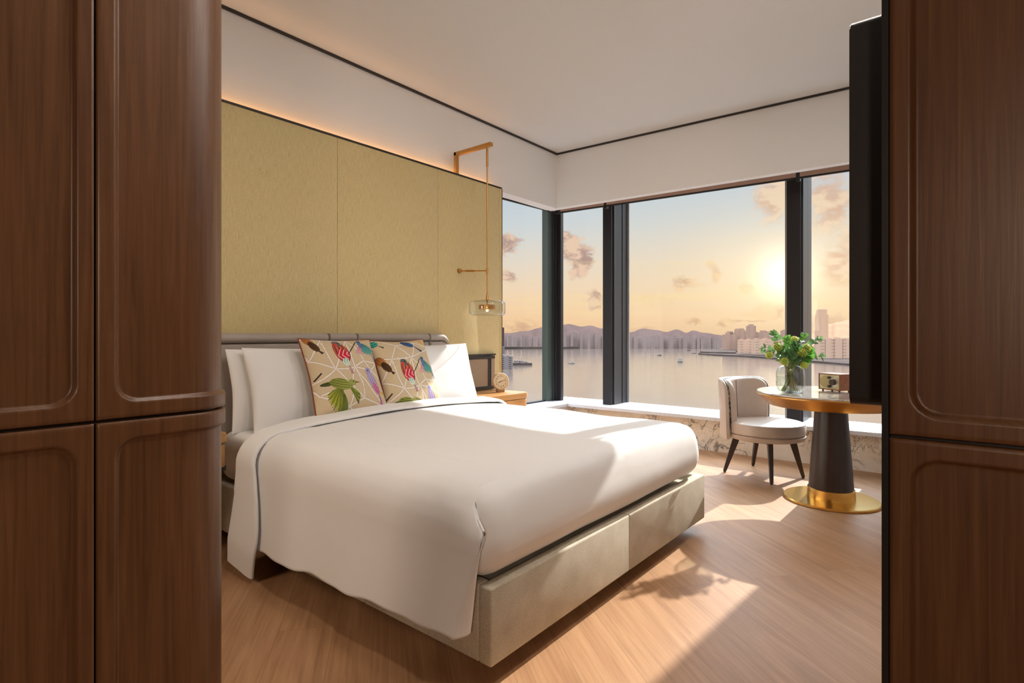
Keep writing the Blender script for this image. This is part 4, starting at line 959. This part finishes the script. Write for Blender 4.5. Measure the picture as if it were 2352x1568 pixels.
# ------------------------------------------------------------------ radio
ra = at_z(1880, 893, 0.762); rb_ = at_z(1921.5, 897.5, 0.762)
dx = Vector((rb_.x - ra.x, rb_.y - ra.y, 0)); RWD = dx.length; dx.normalize(); dy = Vector((-dx.y, dx.x, 0)); 
if dy.dot(Fwv) < 0: dy = -dy
RADM = Matrix((dx, dy, Vector((0, 0, 1)))).transposed().to_4x4(); RADM.translation = Vector((ra.x, ra.y, 0.7545))
rd = empty('radio', (ra.x + dx.x * RWD / 2, ra.y + dx.y * RWD / 2, 0.7545), 'small walnut table radio with a cream front behind the vase', 'radio')
RH, RD, RZ0 = 0.116, 0.13, 0.0085; RWD = 0.172
def rad(name, bm, mm, **k): bmesh.ops.transform(bm, matrix=RADM, verts=bm.verts); return build(name, bm, M[mm], rd, **k)
bm = BM(); e = 0.007
for a in ((0, RWD, 0, RD, RZ0, RZ0 + e), (0, RWD, 0, RD, RZ0 + RH - e, RZ0 + RH), (0, e, 0, RD, RZ0 + e, RZ0 + RH - e), (RWD - e, RWD, 0, RD, RZ0 + e, RZ0 + RH - e), (e, RWD - e, 0.02, RD, RZ0 + e, RZ0 + RH - e)): box(bm, *a)
rad('cabinet', bm, 'walnut', smooth=False)
bm = BM(); box(bm, e, RWD - e, 0.004, 0.02, RZ0 + e, RZ0 + RH - e); rad('front_panel', bm, 'radio_front', smooth=False)
def disc(r, x, z, y0, y1, n=40):
    bm = BM(); tube(bm, [(x, y0, z), (x, y1, z)], r, n); return bm
zc = RZ0 + RH / 2
rad('speaker_grille', disc(0.041, 0.052, zc, 0.004, 0.001), 'radio_grille')
rad('dial_ring', disc(0.037, 0.122, zc, 0.0042, 0.0015), 'radio_ring'); rad('tuning_dial', disc(0.0205, 0.122, zc, 0.002, -0.020), 'radio_knob')
rad('knob', disc(0.0095, 0.092, zc + 0.031, 0.003, -0.014, 20), 'radio_knob'); rad('knob', disc(0.0095, 0.092, zc - 0.031, 0.003, -0.014, 20), 'radio_knob')
for x, y in ((0.02, 0.02), (RWD - 0.02, 0.02), (0.02, RD - 0.02), (RWD - 0.02, RD - 0.02)):
    bm = BM(); tube(bm, [(x, y, 0), (x, y, RZ0)], 0.006, 12); rad('foot', bm, 'radio_knob')

# ------------------------------------------------------------------ lounge chair
CHX, CHY = 4.86, 1.275; BACK = math.radians(74); HS = math.radians(64); SR = 0.300
ch = empty('lounge_chair', (CHX, CHY, 0), 'beige leather barrel chair with floral edging beside the round table', 'chair')
bm = BM(); lathe(bm, [(0, 0.345), (SR - 0.012, 0.345), (SR, 0.357), (SR + 0.002, 0.42), (SR - 0.006, 0.436), (SR - 0.03, 0.444), (0, 0.452)], (CHX, CHY, 0), 72); build('seat', bm, M['chair'], ch)
bm = BM(); lathe(bm, [(0, 0.296), (SR - 0.05, 0.296), (SR - 0.008, 0.308), (SR + 0.002, 0.338), (SR - 0.004, 0.344), (0, 0.344)], (CHX, CHY, 0), 72); build('seat_base', bm, M['chair'], ch)
def shell(r0, r1, z0, ztop, a0, a1, mm, name, rc=0.11, lean=0.02):
    bm = BM(); na = 48; sec = []
    for i in range(na + 1):
        a = lerp(a0, a1, i / na); e = min(i, na - i) / na * (a1 - a0) * (r0 + r1) / 2
        zt = ztop if e >= rc else ztop - rc + math.sqrt(max(0, rc * rc - (rc - e) ** 2))
        ring = []
        hw = (r1 - r0) / 2; rm = (r0 + r1) / 2
        pr = [(-hw, 0.0), (-hw, 0.5), (-hw, 0.9)] + [(-hw * math.cos(q), None, math.sin(q)) for q in lsp(0, PI, 9)] + [(hw, 0.9), (hw, 0.5), (hw, 0.0)]
        for q in pr:
            if len(q) == 3: z = zt - hw + hw * q[2]; d = q[0]
            else: d = q[0]; z = lerp(z0, zt - hw, q[1])
            rr = rm + d + lean * (z - z0) / (ztop - z0)
            ring.append(bm.verts.new((CHX + rr * math.cos(a), CHY + rr * math.sin(a), z)))
        sec.append(ring)
    for A, B in zip(sec, sec[1:]):
        n = len(A)
        for k in range(n): bm.faces.new((A[k], A[(k + 1) % n], B[(k + 1) % n], B[k]))
    bm.faces.new(sec[0]); bm.faces.new(sec[-1][::-1])
    return build(name, bm, M[mm], ch, angle=60)
shell(SR - 0.050, SR - 0.002, 0.43, 0.780, BACK - HS, BACK + HS, 'chair', 'inner_back')
shell(SR + 0.000, SR + 0.014, 0.345, 0.782, BACK - HS - 0.01, BACK + HS + 0.01, 'floral', 'floral_edging')
shell(SR + 0.016, SR + 0.046, 0.300, 0.786, BACK - HS - 0.02, BACK + HS + 0.02, 'chair', 'outer_back')
a = BACK; bm = BM(); tube(bm, [(CHX + (SR - 0.052 + 0.02 * (z - .43) / .35) * math.cos(a), CHY + (SR - 0.052 + 0.02 * (z - .43) / .35) * math.sin(a), z) for z in lsp(0.45, 0.76, 8)], 0.002, 6); build('back_seam', bm, M['leather_seam'], ch)
legs = [(4.727, 1.560), (5.105, 1.440), (4.560, 1.150), (4.925, 1.005)]
for lx, ly in legs:
    d = Vector((lx - 4.83, ly - 1.285, 0)); d.normalize(); s = Vector((-d.y, d.x, 0)); top = Vector((4.845, 1.28, 0.298)) + d * 0.21; foot = Vector((lx, ly, 0))
    bm = BM()
    def quad(c, a_, b_): return [bm.verts.new(c + d * sx * a_ + s * sy * b_) for sx, sy in ((-1, -1), (1, -1), (1, 1), (-1, 1))]
    inn = Vector((4.845, 1.28, 0.298)) + d * 0.02
    q0 = quad(top + Vector((0, 0, 0)), 0.026, 0.017); q1 = quad(lerp(top, foot, 0.12), 0.026, 0.017); q2 = quad(foot + Vector((0, 0, 0.012)), 0.013, 0.012)
    for A, B in ((q0, q1), (q1, q2)):
        for k in range(4): bm.faces.new((A[k], A[(k + 1) % 4], B[(k + 1) % 4], B[k]))
    bm.faces.new(q0[::-1]); bm.faces.new(q2)
    lo = [inn + s * 0.014, inn - s * 0.014, top - s * 0.014, top + s * 0.014]
    vb = [bm.verts.new(v - Vector((0, 0, 0.022))) for v in lo]; vt = [bm.verts.new(v - Vector((0, 0, 0.001))) for v in lo]
    bm.faces.new(vb); bm.faces.new(vt[::-1])
    for k in range(4): bm.faces.new((vb[k], vb[(k + 1) % 4], vt[(k + 1) % 4], vt[k]))
    lg = build('leg', bm, M['darkleg'], ch, smooth=False)
    bm = BM(); tube(bm, [foot, foot + Vector((0, 0, 0.012))], 0.010, 12); build('glide', bm, M['black'], lg)

# ------------------------------------------------------------------ view: harbour, hills, towns, boats
ZS = -50.0 + CAMH; ALT = 50.0
def wd(py): return ALT * FPX / (py - HY)
bm = BM(); vsx = [bm.verts.new(v) for v in ((60, -6000, ZS), (9000, -6000, ZS), (9000, 9000, ZS), (60, 9000, ZS))]; bm.faces.new(vsx); struct('harbour_water', bm, M['sea'])
def ridge(name, prof, w0, w1, m, label, seed):
    """prof: (px, py) skyline measured at depth w1; land falls to the water at w0 and behind"""
    bm = BM(); xs = lsp(prof[0][0], prof[-1][0], 150); rows = [[], [], [], [], []]
    for px in xs:
        i = 0
        while i < len(prof) - 2 and px > prof[i + 1][0]: i += 1
        t = (px - prof[i][0]) / (prof[i + 1][0] - prof[i][0]); py = lerp(prof[i][1], prof[i + 1][1], t * t * (3 - 2 * t))
        py += 0.7 * mnoise.noise(Vector((px * 0.13, seed, 0))) + 0.4 * mnoise.noise(Vector((px * 0.5, seed, 3)))
        top = at_depth(px, py, w1)
        for k, (w, h) in enumerate(((w0, 0.0), (lerp(w0, w1, 0.35), 0.18), (lerp(w0, w1, 0.72), 0.62 + 0.12 * mnoise.noise(Vector((px * 0.07, seed, 1)))), (w1, 1.0), (w1 * 1.25, 0.0))):
            p = at_depth(px, HY, w); p.z = ZS - 1 + h * (top.z - ZS + 1); rows[k].append(bm.verts.new(p))
    for A, B in zip(rows, rows[1:]):
        for k in range(len(A) - 1): bm.faces.new((A[k], A[k + 1], B[k + 1], B[k]))
    return tag(build(name, bm, m, angle=60), label, 'hills')
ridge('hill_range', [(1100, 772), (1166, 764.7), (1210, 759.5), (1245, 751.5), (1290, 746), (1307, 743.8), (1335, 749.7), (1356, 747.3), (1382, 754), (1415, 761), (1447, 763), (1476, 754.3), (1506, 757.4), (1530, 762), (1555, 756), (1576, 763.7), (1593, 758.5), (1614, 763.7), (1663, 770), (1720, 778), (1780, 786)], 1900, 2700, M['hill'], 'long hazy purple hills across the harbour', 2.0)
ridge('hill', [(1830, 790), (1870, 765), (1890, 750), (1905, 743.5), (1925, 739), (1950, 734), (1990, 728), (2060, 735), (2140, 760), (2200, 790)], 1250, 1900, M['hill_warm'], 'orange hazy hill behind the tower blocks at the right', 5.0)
def land(name, pts, z1, m, label, cat='shore'):
    bm = BM(); P = [at_z(px, py, ZS) for px, py in pts]
    prism(bm, [(p.x, p.y) for p in P], ZS - 0.5, ZS + z1); return tag(build(name, bm, m, smooth=False), label, cat)
land('breakwater', [(1120, 801.2), (1296, 801.2), (1330, 800.5), (1296, 799), (1120, 799)], 7.0, M['shore'], 'long low dark breakwater below the left hills')
land('shoreline', [(1604, 813.5), (1640, 816.5), (1700, 819), (1760, 823), (1830, 829), (1900, 835), (2100, 852), (2100, 800), (1700, 802), (1660, 806), (1625, 809)], 3.0, M['shore'], 'low rocky shore running right below the town')
land('headland', [(1607, 812.5), (1630, 814), (1690, 815), (1690, 806), (1660, 806), (1640, 808), (1622, 810)], 6.5, M['shore'], 'dark headland jutting left into the harbour')
# tower blocks
def tower_mesh(name, m, steps):
    bm = BM()
    for (x0, x1, y0, y1, z0, z1) in steps: box(bm, x0, x1, y0, y1, z0, z1)
    me = bpy.data.meshes.new(name); bmesh.ops.recalc_face_normals(bm, faces=bm.faces); bm.to_mesh(me); bm.free(); me.materials.append(m); return me
def tower(px0, px1, ptop, pbase, m, label, group=None, roof=None, name='apartment_tower', depth=1.0, w=None, zb=0.0):
    w = w or wd(pbase); c = at_depth((px0 + px1) / 2, HY, w); wid = (px1 - px0) * w / FPX; h = CAMH + (HY - ptop) * w / FPX - ZS
    st = [(-wid / 2, wid / 2, -wid * depth / 2, wid * depth / 2, zb, h)]
    for (a, b_, hh) in (roof or [(0.3, 0.7, 2.5)]): st.append((lerp(-wid / 2, wid / 2, a), lerp(-wid / 2, wid / 2, b_), -wid * depth / 3, wid * depth / 3, h, h + hh))
    o = bpy.data.objects.new(name, tower_mesh(name, m, st)); C.objects.link(o)
    o.location = (c.x, c.y, ZS); o.rotation_euler = (0, 0, math.atan2(RT[1], RT[0])); return tag(o, label, 'building', group)
rt = random.Random(5)
def far_row(a, b_, top, jit, label, group, base=800.8):
    x = a
    while x < b_:
        wpx = rt.uniform(5.5, 10); g = rt.choice((0.6, 0.8, 3.0)); tower(x, x + wpx, top(x) + rt.uniform(-jit, jit), base - rt.uniform(0, 1.2), M['far_tower'], label, group, roof=[(0.25, 0.6, rt.uniform(1, 4))]); x += wpx + g
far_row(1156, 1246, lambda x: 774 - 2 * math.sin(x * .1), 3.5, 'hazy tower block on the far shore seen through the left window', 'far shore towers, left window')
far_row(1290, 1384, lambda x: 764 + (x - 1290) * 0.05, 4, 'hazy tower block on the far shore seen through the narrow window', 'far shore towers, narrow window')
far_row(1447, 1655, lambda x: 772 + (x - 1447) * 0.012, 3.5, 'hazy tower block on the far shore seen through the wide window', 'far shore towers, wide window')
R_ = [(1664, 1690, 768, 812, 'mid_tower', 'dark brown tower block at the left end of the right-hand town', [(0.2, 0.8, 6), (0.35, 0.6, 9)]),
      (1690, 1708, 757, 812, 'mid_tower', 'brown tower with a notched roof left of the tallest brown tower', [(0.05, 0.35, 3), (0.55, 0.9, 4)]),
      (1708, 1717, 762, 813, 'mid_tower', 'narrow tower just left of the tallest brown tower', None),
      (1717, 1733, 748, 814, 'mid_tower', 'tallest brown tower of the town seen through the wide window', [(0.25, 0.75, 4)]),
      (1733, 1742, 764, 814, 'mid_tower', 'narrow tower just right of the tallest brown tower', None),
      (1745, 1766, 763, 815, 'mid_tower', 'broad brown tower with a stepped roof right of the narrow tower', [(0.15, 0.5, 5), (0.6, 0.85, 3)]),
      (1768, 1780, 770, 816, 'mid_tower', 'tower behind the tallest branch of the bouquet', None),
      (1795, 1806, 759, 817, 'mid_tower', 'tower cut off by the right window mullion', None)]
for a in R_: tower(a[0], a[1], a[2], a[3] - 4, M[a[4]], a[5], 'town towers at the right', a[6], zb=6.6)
for k, (a, b_, tp, lb) in enumerate(((1697, 1728, 780, 'low wide block below the brown towers, left one'), (1730, 1770, 779, 'low wide block below the brown towers, beside the bouquet'), (1772, 1806, 781, 'low wide block behind the bouquet'))):
    tower(a, b_, tp, 817 + k * 2, M['warm_tower'], lb, 'low blocks of the town', roof=[(0.1, 0.3, 2), (0.6, 0.8, 2)], depth=0.5, zb=6.6)
sk = tower(1877, 1897, 722, 808, M['sky_tower'], 'tall tapering skyscraper in the haze right of the mullion', None, roof=[(0.05, 0.95, 14)], name='skyscraper')
x = 1873; k = 0
lbs = ['pale slab block nearest the right mullion', 'pale slab block second from the right mullion', 'pale slab block third from the right mullion', 'pale slab block beside the television edge', 'pale slab block hidden behind the television', 'pale slab block farthest right behind the television']
while x < 1990:
    tower(x, x + 19, 777 + (k % 2), 826, M['warm_tower'], lbs[min(k, 5)], 'pale slab blocks right of the mullion', roof=[(0.2, 0.45, 2), (0.6, 0.8, 2)], depth=0.6, zb=3.1); x += 20; k += 1
tower(1120, 1158, 752, 802, M['hill'], 'tall dark hazy block at the far left edge of the view', None)
tower(1140, 1159, 796, 832, M['near_wall'], 'tall grey block at the left edge of the water', None, roof=[(0.2, 0.5, 1)])
# waterfront block and pier in the left window
wf = tower(1146, 1178, 817, 846, M['near_wall'], 'pale apartment block standing in the water beside the fabric panel', None, roof=[(0.1, 0.4, 2.0), (0.55, 0.75, 1.2)], name='apartment_block', depth=0.9)
pier = empty('pier', at_z(1200, 838, ZS), 'low pier with sheds behind the waterfront apartment block', 'pier')
wq = wd(838)
def pier_box(nm, px0, px1, pt, pb, m, dep=8):
    bm = BM(); c = at_depth((px0 + px1) / 2, HY, wq); wid = (px1 - px0) * wq / FPX; z0 = CAMH + (HY - pb) * wq / FPX; z1 = CAMH + (HY - pt) * wq / FPX
    Rm = Matrix.Translation((c.x, c.y, 0)) @ Matrix.Rotation(math.atan2(RT[1], RT[0]), 4, 'Z'); box(bm, -wid / 2, wid / 2, -dep / 2, dep / 2, z0, z1, rot=Rm, bev=0.01, seg=1); build(nm, bm, M[m], pier, smooth=False)
pier_box('deck', 1176, 1222, 833.5, 838.4, 'shore', 14)
for a, b_, tp in ((1180, 1190, 827), (1191, 1203, 828), (1204, 1211, 830), (1212, 1219, 831.5)): pier_box('shed', a, b_, tp, 833.6, 'near_wall')
pier_box('crane_mast', 1197.5, 1198.3, 824, 828, 'shore', 1)
# boats
def boat(px, py, L, label, cabin, white=False, head=0.0):
    p = at_z(px, py, ZS); r = empty('boat', p, label, 'boat', 'boats crossing the harbour'); R = Matrix.Translation(p) @ Matrix.Rotation(math.atan2(RT[1], RT[0]) + head, 4, 'Z')
    bm = BM(); n = 9; lo, hi = [], []
    for sgn in (1, -1):
        for k in range(n):
            t = k / (n - 1) if sgn == 1 else 1 - k / (n - 1); ww = 0.16 * L * math.sqrt(max(0, 1 - t ** 3)) if t < 1 else 0
            if sgn == -1 and k == 0: continue
            x = (t - 0.45) * L; hi.append(bm.verts.new(R @ Vector((x, sgn * ww, 0.10 * L + 0.04 * L * t * t)))); lo.append(bm.verts.new(R @ Vector((x * 0.92, sgn * ww * 0.75, -0.3))))
    bm.faces.new(hi); bm.faces.new(lo[::-1])
    for i in range(len(hi)): bm.faces.new((lo[i], lo[(i + 1) % len(lo)], hi[(i + 1) % len(lo)], hi[i]))
    build('hull', bm, M['boat_white' if white else 'boat'], r, smooth=False)
    bm = BM()
    for (a, b_, z0, z1, w) in cabin: box(bm, a * L, b_ * L, -w * L, w * L, z0 * L, z1 * L, rot=R, bev=0.01, seg=1)
    build('cabin', bm, M['boat_white' if white or cabin[0][3] > 0.3 else 'boat'], r, smooth=False)
boat(1313, 835, 13, 'white motor boat seen through the narrow window', [(-0.3, 0.2, 0.1, 0.24, 0.11), (-0.15, 0.1, 0.24, 0.33, 0.08)], True, PI)
boat(1515, 816.5, 10.5, 'small dark boat left of the ferry', [(-0.3, 0.15, 0.1, 0.3, 0.11)], False, PI)
boat(1562, 831.5, 9.5, 'two-decked ferry nearest the middle of the wide window', [(-0.42, 0.42, 0.1, 0.42, 0.14), (-0.38, 0.38, 0.42, 0.72, 0.13), (-0.1, 0.2, 0.72, 0.85, 0.08)], False)
boat(1582, 804.8, 11, 'tiny dark boat far out beyond the ferry', [(-0.3, 0.3, 0.1, 0.3, 0.1)], False)
boat(1594, 811.5, 12, 'tiny low boat just left of the headland', [(-0.1, 0.1, 0.1, 0.16, 0.08)], False)

# ------------------------------------------------------------------ sky
W = bpy.data.worlds.new('sky'); bpy.context.scene.world = W; W.use_nodes = True
t = NT(W.node_tree); bg = t.n['Background']
co = t.add('ShaderNodeTexCoord').outputs['Generated']
sp = t.add('ShaderNodeSeparateXYZ'); t.sock(sp.inputs[0], co)
el = t.m('ARCSINE', sp.outputs[2]); az = t.m('ARCTAN2', sp.outputs[1], sp.outputs[0])
def ae(px, py):
    d = Vector(ray(px, py)).normalized(); return math.atan2(d.y, d.x), math.asin(d.z)
eln = t.m('DIVIDE', el, 0.35)
base = t.ramp(eln, [(0.0, lin((236, 190, 150))), (0.08, lin((251, 208, 165))), (0.2, lin((249, 217, 182))), (0.36, lin((234, 220, 204))), (0.55, lin((210, 216, 219))), (0.85, lin((186, 205, 224))), (1.0, lin((182, 204, 226)))])
saz, sel = ae(1800, 632)
def gauss(a0, e0, sa, se, A=None, E=None):
    d1 = t.m('MULTIPLY_ADD', A or az, 1.0 / sa, -a0 / sa); d2 = t.m('MULTIPLY_ADD', E or el, 1.0 / se, -e0 / se)
    return t.m('EXPONENT', t.m('MULTIPLY', t.m('MULTIPLY_ADD', d1, d1, t.m('MULTIPLY', d2, d2)), -1.0))
warm = gauss(saz, sel - 0.02, 0.30, 0.14)
base = t.mix(t.m('MULTIPLY', warm, 0.55), base, (*lin((255, 228, 186)), 1))
# clouds
px2 = 1 / 1267.0
nv = t.add('ShaderNodeVectorMath', operation='MULTIPLY'); t.sock(nv.inputs[0], co); nv.inputs[1].default_value = (1, 1, 1.5)
cn = t.noise(nv.outputs[0], 38, 5, 0.6, 0.3); cn2 = t.noise(nv.outputs[0], 14, 2, 0.55)
wa = t.noise(nv.outputs[0], 17, 2, 0.6); wb = t.noise(t.mapping(nv.outputs[0], (1, 1, 1), (0, 0, 0), (5.3, 2.1, 7.7)), 17, 2, 0.6)
azd = t.m('ADD', az, t.m('MULTIPLY', t.m('SUBTRACT', wa, 0.5), 0.055)); eld = t.m('ADD', el, t.m('MULTIPLY', t.m('SUBTRACT', wb, 0.5), 0.040))
def blobs(lst):
    tot = None
    for (px, py, rx, ry, amp) in lst:
        a0, e0 = ae(px, py); cs = 1.0 / (1 + ((px - CX) / FPX) ** 2)
        g = t.m('MULTIPLY', gauss(a0, e0, rx * px2 * cs, ry * px2 * math.sqrt(cs), azd, eld), amp)
        tot = g if tot is None else t.m('MAXIMUM', tot, g)
    return tot
b1 = blobs([(1312, 575, 40, 36, 1.0), (1336, 612, 28, 30, 1.0), (1300, 560, 30, 26, 1.0), (1365, 690, 26, 24, .85), (1168, 560, 32, 30, .7), (1165, 632, 28, 22, .8)])
b2 = blobs([(1565, 650, 42, 22, .78), (1640, 625, 26, 36, .72), (1712, 670, 22, 15, .85), (1672, 745, 26, 10, 1.0), (1600, 744, 18, 10, .95), (1185, 748, 60, 18, .85), (1500, 690, 50, 25, .55), (1770, 720, 75, 22, .9), (1720, 742, 60, 8, .8), (1480, 748, 60, 8, .7)])
b3 = blobs([(1775, 455, 60, 60, .95), (1905, 470, 70, 90, .85), (1935, 600, 60, 90, .8), (1900, 740, 60, 30, .7), (2100, 560, 200, 220, .8)])
def mask(b, lo, hi, k=1.7): return t.sstep(t.m('ADD', b, t.m('MULTIPLY', t.m('SUBTRACT', cn, 0.5), k)), lo, hi)
shade = t.sstep(t.m('ADD', cn, t.m('MULTIPLY', t.m('SUBTRACT', cn2, 0.5), 0.6)), 0.40, 0.62)
c1 = t.mix(shade, (*lin((183, 150, 140)), 1), (*lin((240, 205, 178)), 1))
c2 = t.mix(shade, (*lin((216, 172, 140)), 1), (*lin((250, 212, 165)), 1))
c3 = t.mix(shade, (*lin((222, 178, 148)), 1), (*lin((247, 215, 182)), 1))
sky = t.mix(t.m('MULTIPLY', mask(b1, 0.34, 0.62), 0.95), base, c1)
sky = t.mix(t.m('MULTIPLY', mask(b2, 0.34, 0.75), 0.8), sky, c2)
sky = t.mix(t.m('MULTIPLY', mask(b3, 0.25, 0.8, 1.3), 0.85), sky, c3)
# streaky veil low down
stv = t.add('ShaderNodeVectorMath', operation='MULTIPLY'); t.sock(stv.inputs[0], co); stv.inputs[1].default_value = (4, 4, 60)
sky = t.mix(t.m('MULTIPLY', t.m('MULTIPLY', t.sstep(t.noise(stv.outputs[0], 1.0, 3, 0.55), 0.5, 0.75), t.m('SUBTRACT', 1.0, t.sstep(el, 0.06, 0.2))), 0.45), sky, (*lin((255, 226, 170)), 1))
glow = t.m('ADD', t.m('MULTIPLY', gauss(saz, sel, 0.035, 0.035), 0.9), t.m('MULTIPLY', gauss(saz, sel, 0.11, 0.08), 0.22))
gm = t.add('ShaderNodeMix'); gm.data_type = 'RGBA'; gm.blend_type = 'ADD'; gm.inputs[0].default_value = 1.0
gc = t.add('ShaderNodeVectorMath', operation='SCALE'); gc.inputs[0].default_value = (1.0, 0.86, 0.60); t.sock(gc.inputs['Scale'], glow)
t.sock(gm.inputs[6], sky); t.l.new(gc.outputs[0], gm.inputs[7]); sky = gm.outputs[2]
# unseen overhead sky, boosted to add fill to the room; plain sky westward
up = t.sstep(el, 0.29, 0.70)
SKY_FILL = 11.0
sky = t.mix(up, sky, (SKY_FILL * 0.86, SKY_FILL * 0.95, SKY_FILL * 1.06, 1))
west = t.m('MULTIPLY', t.sstep(t.m('MULTIPLY', sp.outputs[0], -1.0), -0.25, 0.35), t.m('SUBTRACT', 1.0, up))
sky = t.mix(west, sky, (0.95, 0.80, 0.72, 1))
low = t.sstep(t.m('MULTIPLY', el, -1.0), 0.0, 0.05)
sky = t.mix(low, sky, (0.5, 0.38, 0.30, 1))
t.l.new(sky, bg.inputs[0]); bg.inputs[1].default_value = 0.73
W.cycles.sampling_method = 'MANUAL'; W.cycles.sample_map_resolution = 1024

# ------------------------------------------------------------------ sun
SUN_EL, SUN_AZ = math.radians(31.0), math.radians(-3.8)
sd = Vector((math.cos(SUN_EL) * math.cos(SUN_AZ), math.cos(SUN_EL) * math.sin(SUN_AZ), math.sin(SUN_EL)))
sl = bpy.data.lights.new('sun', 'SUN'); sl.energy = 6.0; sl.color = (1.0, 0.94, 0.87); sl.angle = math.radians(0.6)
so = bpy.data.objects.new('sun', sl); C.objects.link(so); so.rotation_euler = sd.to_track_quat('Z', 'Y').to_euler(); so.location = sd * 20

# fill light added behind the camera, shaped as a wall sconce
sn = empty('fill_sconce', (-1.47, -0.95, 1.62), 'added fill light shaped as a drum sconce, unseen behind the camera', 'fill light')
bm = BM(); box(bm, -1.499, -1.47, -1.05, -0.85, 1.45, 1.80, bev=0.01); build('back_plate', bm, M['brass'], sn)
bm = BM(); lathe(bm, [(0, -0.16), (0.09, -0.16), (0.095, -0.15), (0.095, 0.15), (0.09, 0.16), (0, 0.16)], (-1.375, -0.95, 1.62), 40); build('shade', bm, M['bulb'], sn)
ll = bpy.data.lights.new('sconce_fill', 'AREA'); ll.shape = 'RECTANGLE'; ll.size = 0.35; ll.size_y = 0.5; ll.energy = 15; ll.color = (1.0, 0.80, 0.63)
lo_ = bpy.data.objects.new('sconce_fill', ll); C.objects.link(lo_); lo_.location = (-1.26, -0.86, 1.62)
lo_.rotation_euler = Vector((-1.0, -0.95, 0.05)).to_track_quat('Z', 'Y').to_euler()

# unseen sconce added behind the wardrobe to lift the bed's left side
sn = empty('fill_sconce', (-0.60, 2.45, 1.30), 'added fill light shaped as a drum sconce, unseen behind the left wardrobe', 'fill light')
bm = BM(); box(bm, -0.598, -0.57, 2.35, 2.55, 1.30, 1.75, bev=0.01); build('back_plate', bm, M['brass'], sn)
bm = BM(); lathe(bm, [(0, -0.16), (0.09, -0.16), (0.095, -0.15), (0.095, 0.15), (0.09, 0.16), (0, 0.16)], (-0.465, 2.45, 1.52), 40); build('shade', bm, M['bulb'], sn)
ll = bpy.data.lights.new('sconce_fill', 'AREA'); ll.shape = 'RECTANGLE'; ll.size = 0.45; ll.size_y = 0.6; ll.energy = 7.5; ll.color = (1.0, 0.82, 0.66)
lo_ = bpy.data.objects.new('sconce_fill', ll); C.objects.link(lo_); lo_.location = (-0.35, 2.42, 1.52)
lo_.rotation_euler = Vector((-1.0, 0.0, 0.25)).to_track_quat('Z', 'Y').to_euler()

# round ceiling lamps added out of view as fill for bed and floor
for x, y, lb in ((1.12, 1.20, 'added round ceiling fill light nearest the left wardrobe'), (1.85, 0.32, 'added round ceiling fill light above the foot of the bed'), (2.85, 0.32, 'added round ceiling fill light nearest the round table')):
    d = empty('ceiling_fill', (x, y, ZC), lb, 'ceiling fill light', 'added ceiling fill lights')
    bm = BM(); lathe(bm, [(0.15, -0.006), (0.17, -0.006), (0.173, -0.002), (0.173, 0.0)], (x, y, ZC), 48); build('trim_ring', bm, M['white'], d)
    bm = BM(); lathe(bm, [(0, -0.002), (0.15, -0.002)], (x, y, ZC), 48); build('diffuser', bm, M['bulb'], d)
    ll = bpy.data.lights.new('ceiling_fill_lamp', 'AREA'); ll.shape = 'DISK'; ll.size = 0.30; ll.energy = 9; ll.color = (1.0, 0.93, 0.86)
    lo_ = bpy.data.objects.new('ceiling_fill_lamp', ll); C.objects.link(lo_); lo_.location = (x, y, ZC - 0.008)

# ------------------------------------------------------------------ camera and view
cam = bpy.data.cameras.new('camera'); co_ = bpy.data.objects.new('camera', cam); C.objects.link(co_)
cam.sensor_fit = 'HORIZONTAL'; cam.sensor_width = 36.0; cam.lens = 36.0 * FPX / 2352.0
cam.shift_x = 0.0; cam.shift_y = -(784.0 - HY) / 2352.0
cam.clip_start = 0.02; cam.clip_end = 30000
co_.location = (0, 0, CAMH); co_.rotation_euler = (PI / 2, 0, YAW - PI / 2)
sc = bpy.context.scene; sc.camera = co_
sc.view_settings.view_transform = 'Standard'; sc.view_settings.look = 'None'; sc.view_settings.gamma = 1.0
sc.view_settings.exposure = 0.45; sc.view_settings.use_curve_mapping = False
sc.cycles.max_bounces = 8; sc.cycles.diffuse_bounces = 4; sc.cycles.glossy_bounces = 4; sc.cycles.transmission_bounces = 8; sc.cycles.transparent_max_bounces = 16
sc.cycles.adaptive_threshold = 0.1
sc.cycles.caustics_reflective = False; sc.cycles.caustics_refractive = False; sc.cycles.sample_clamp_indirect = 6.0
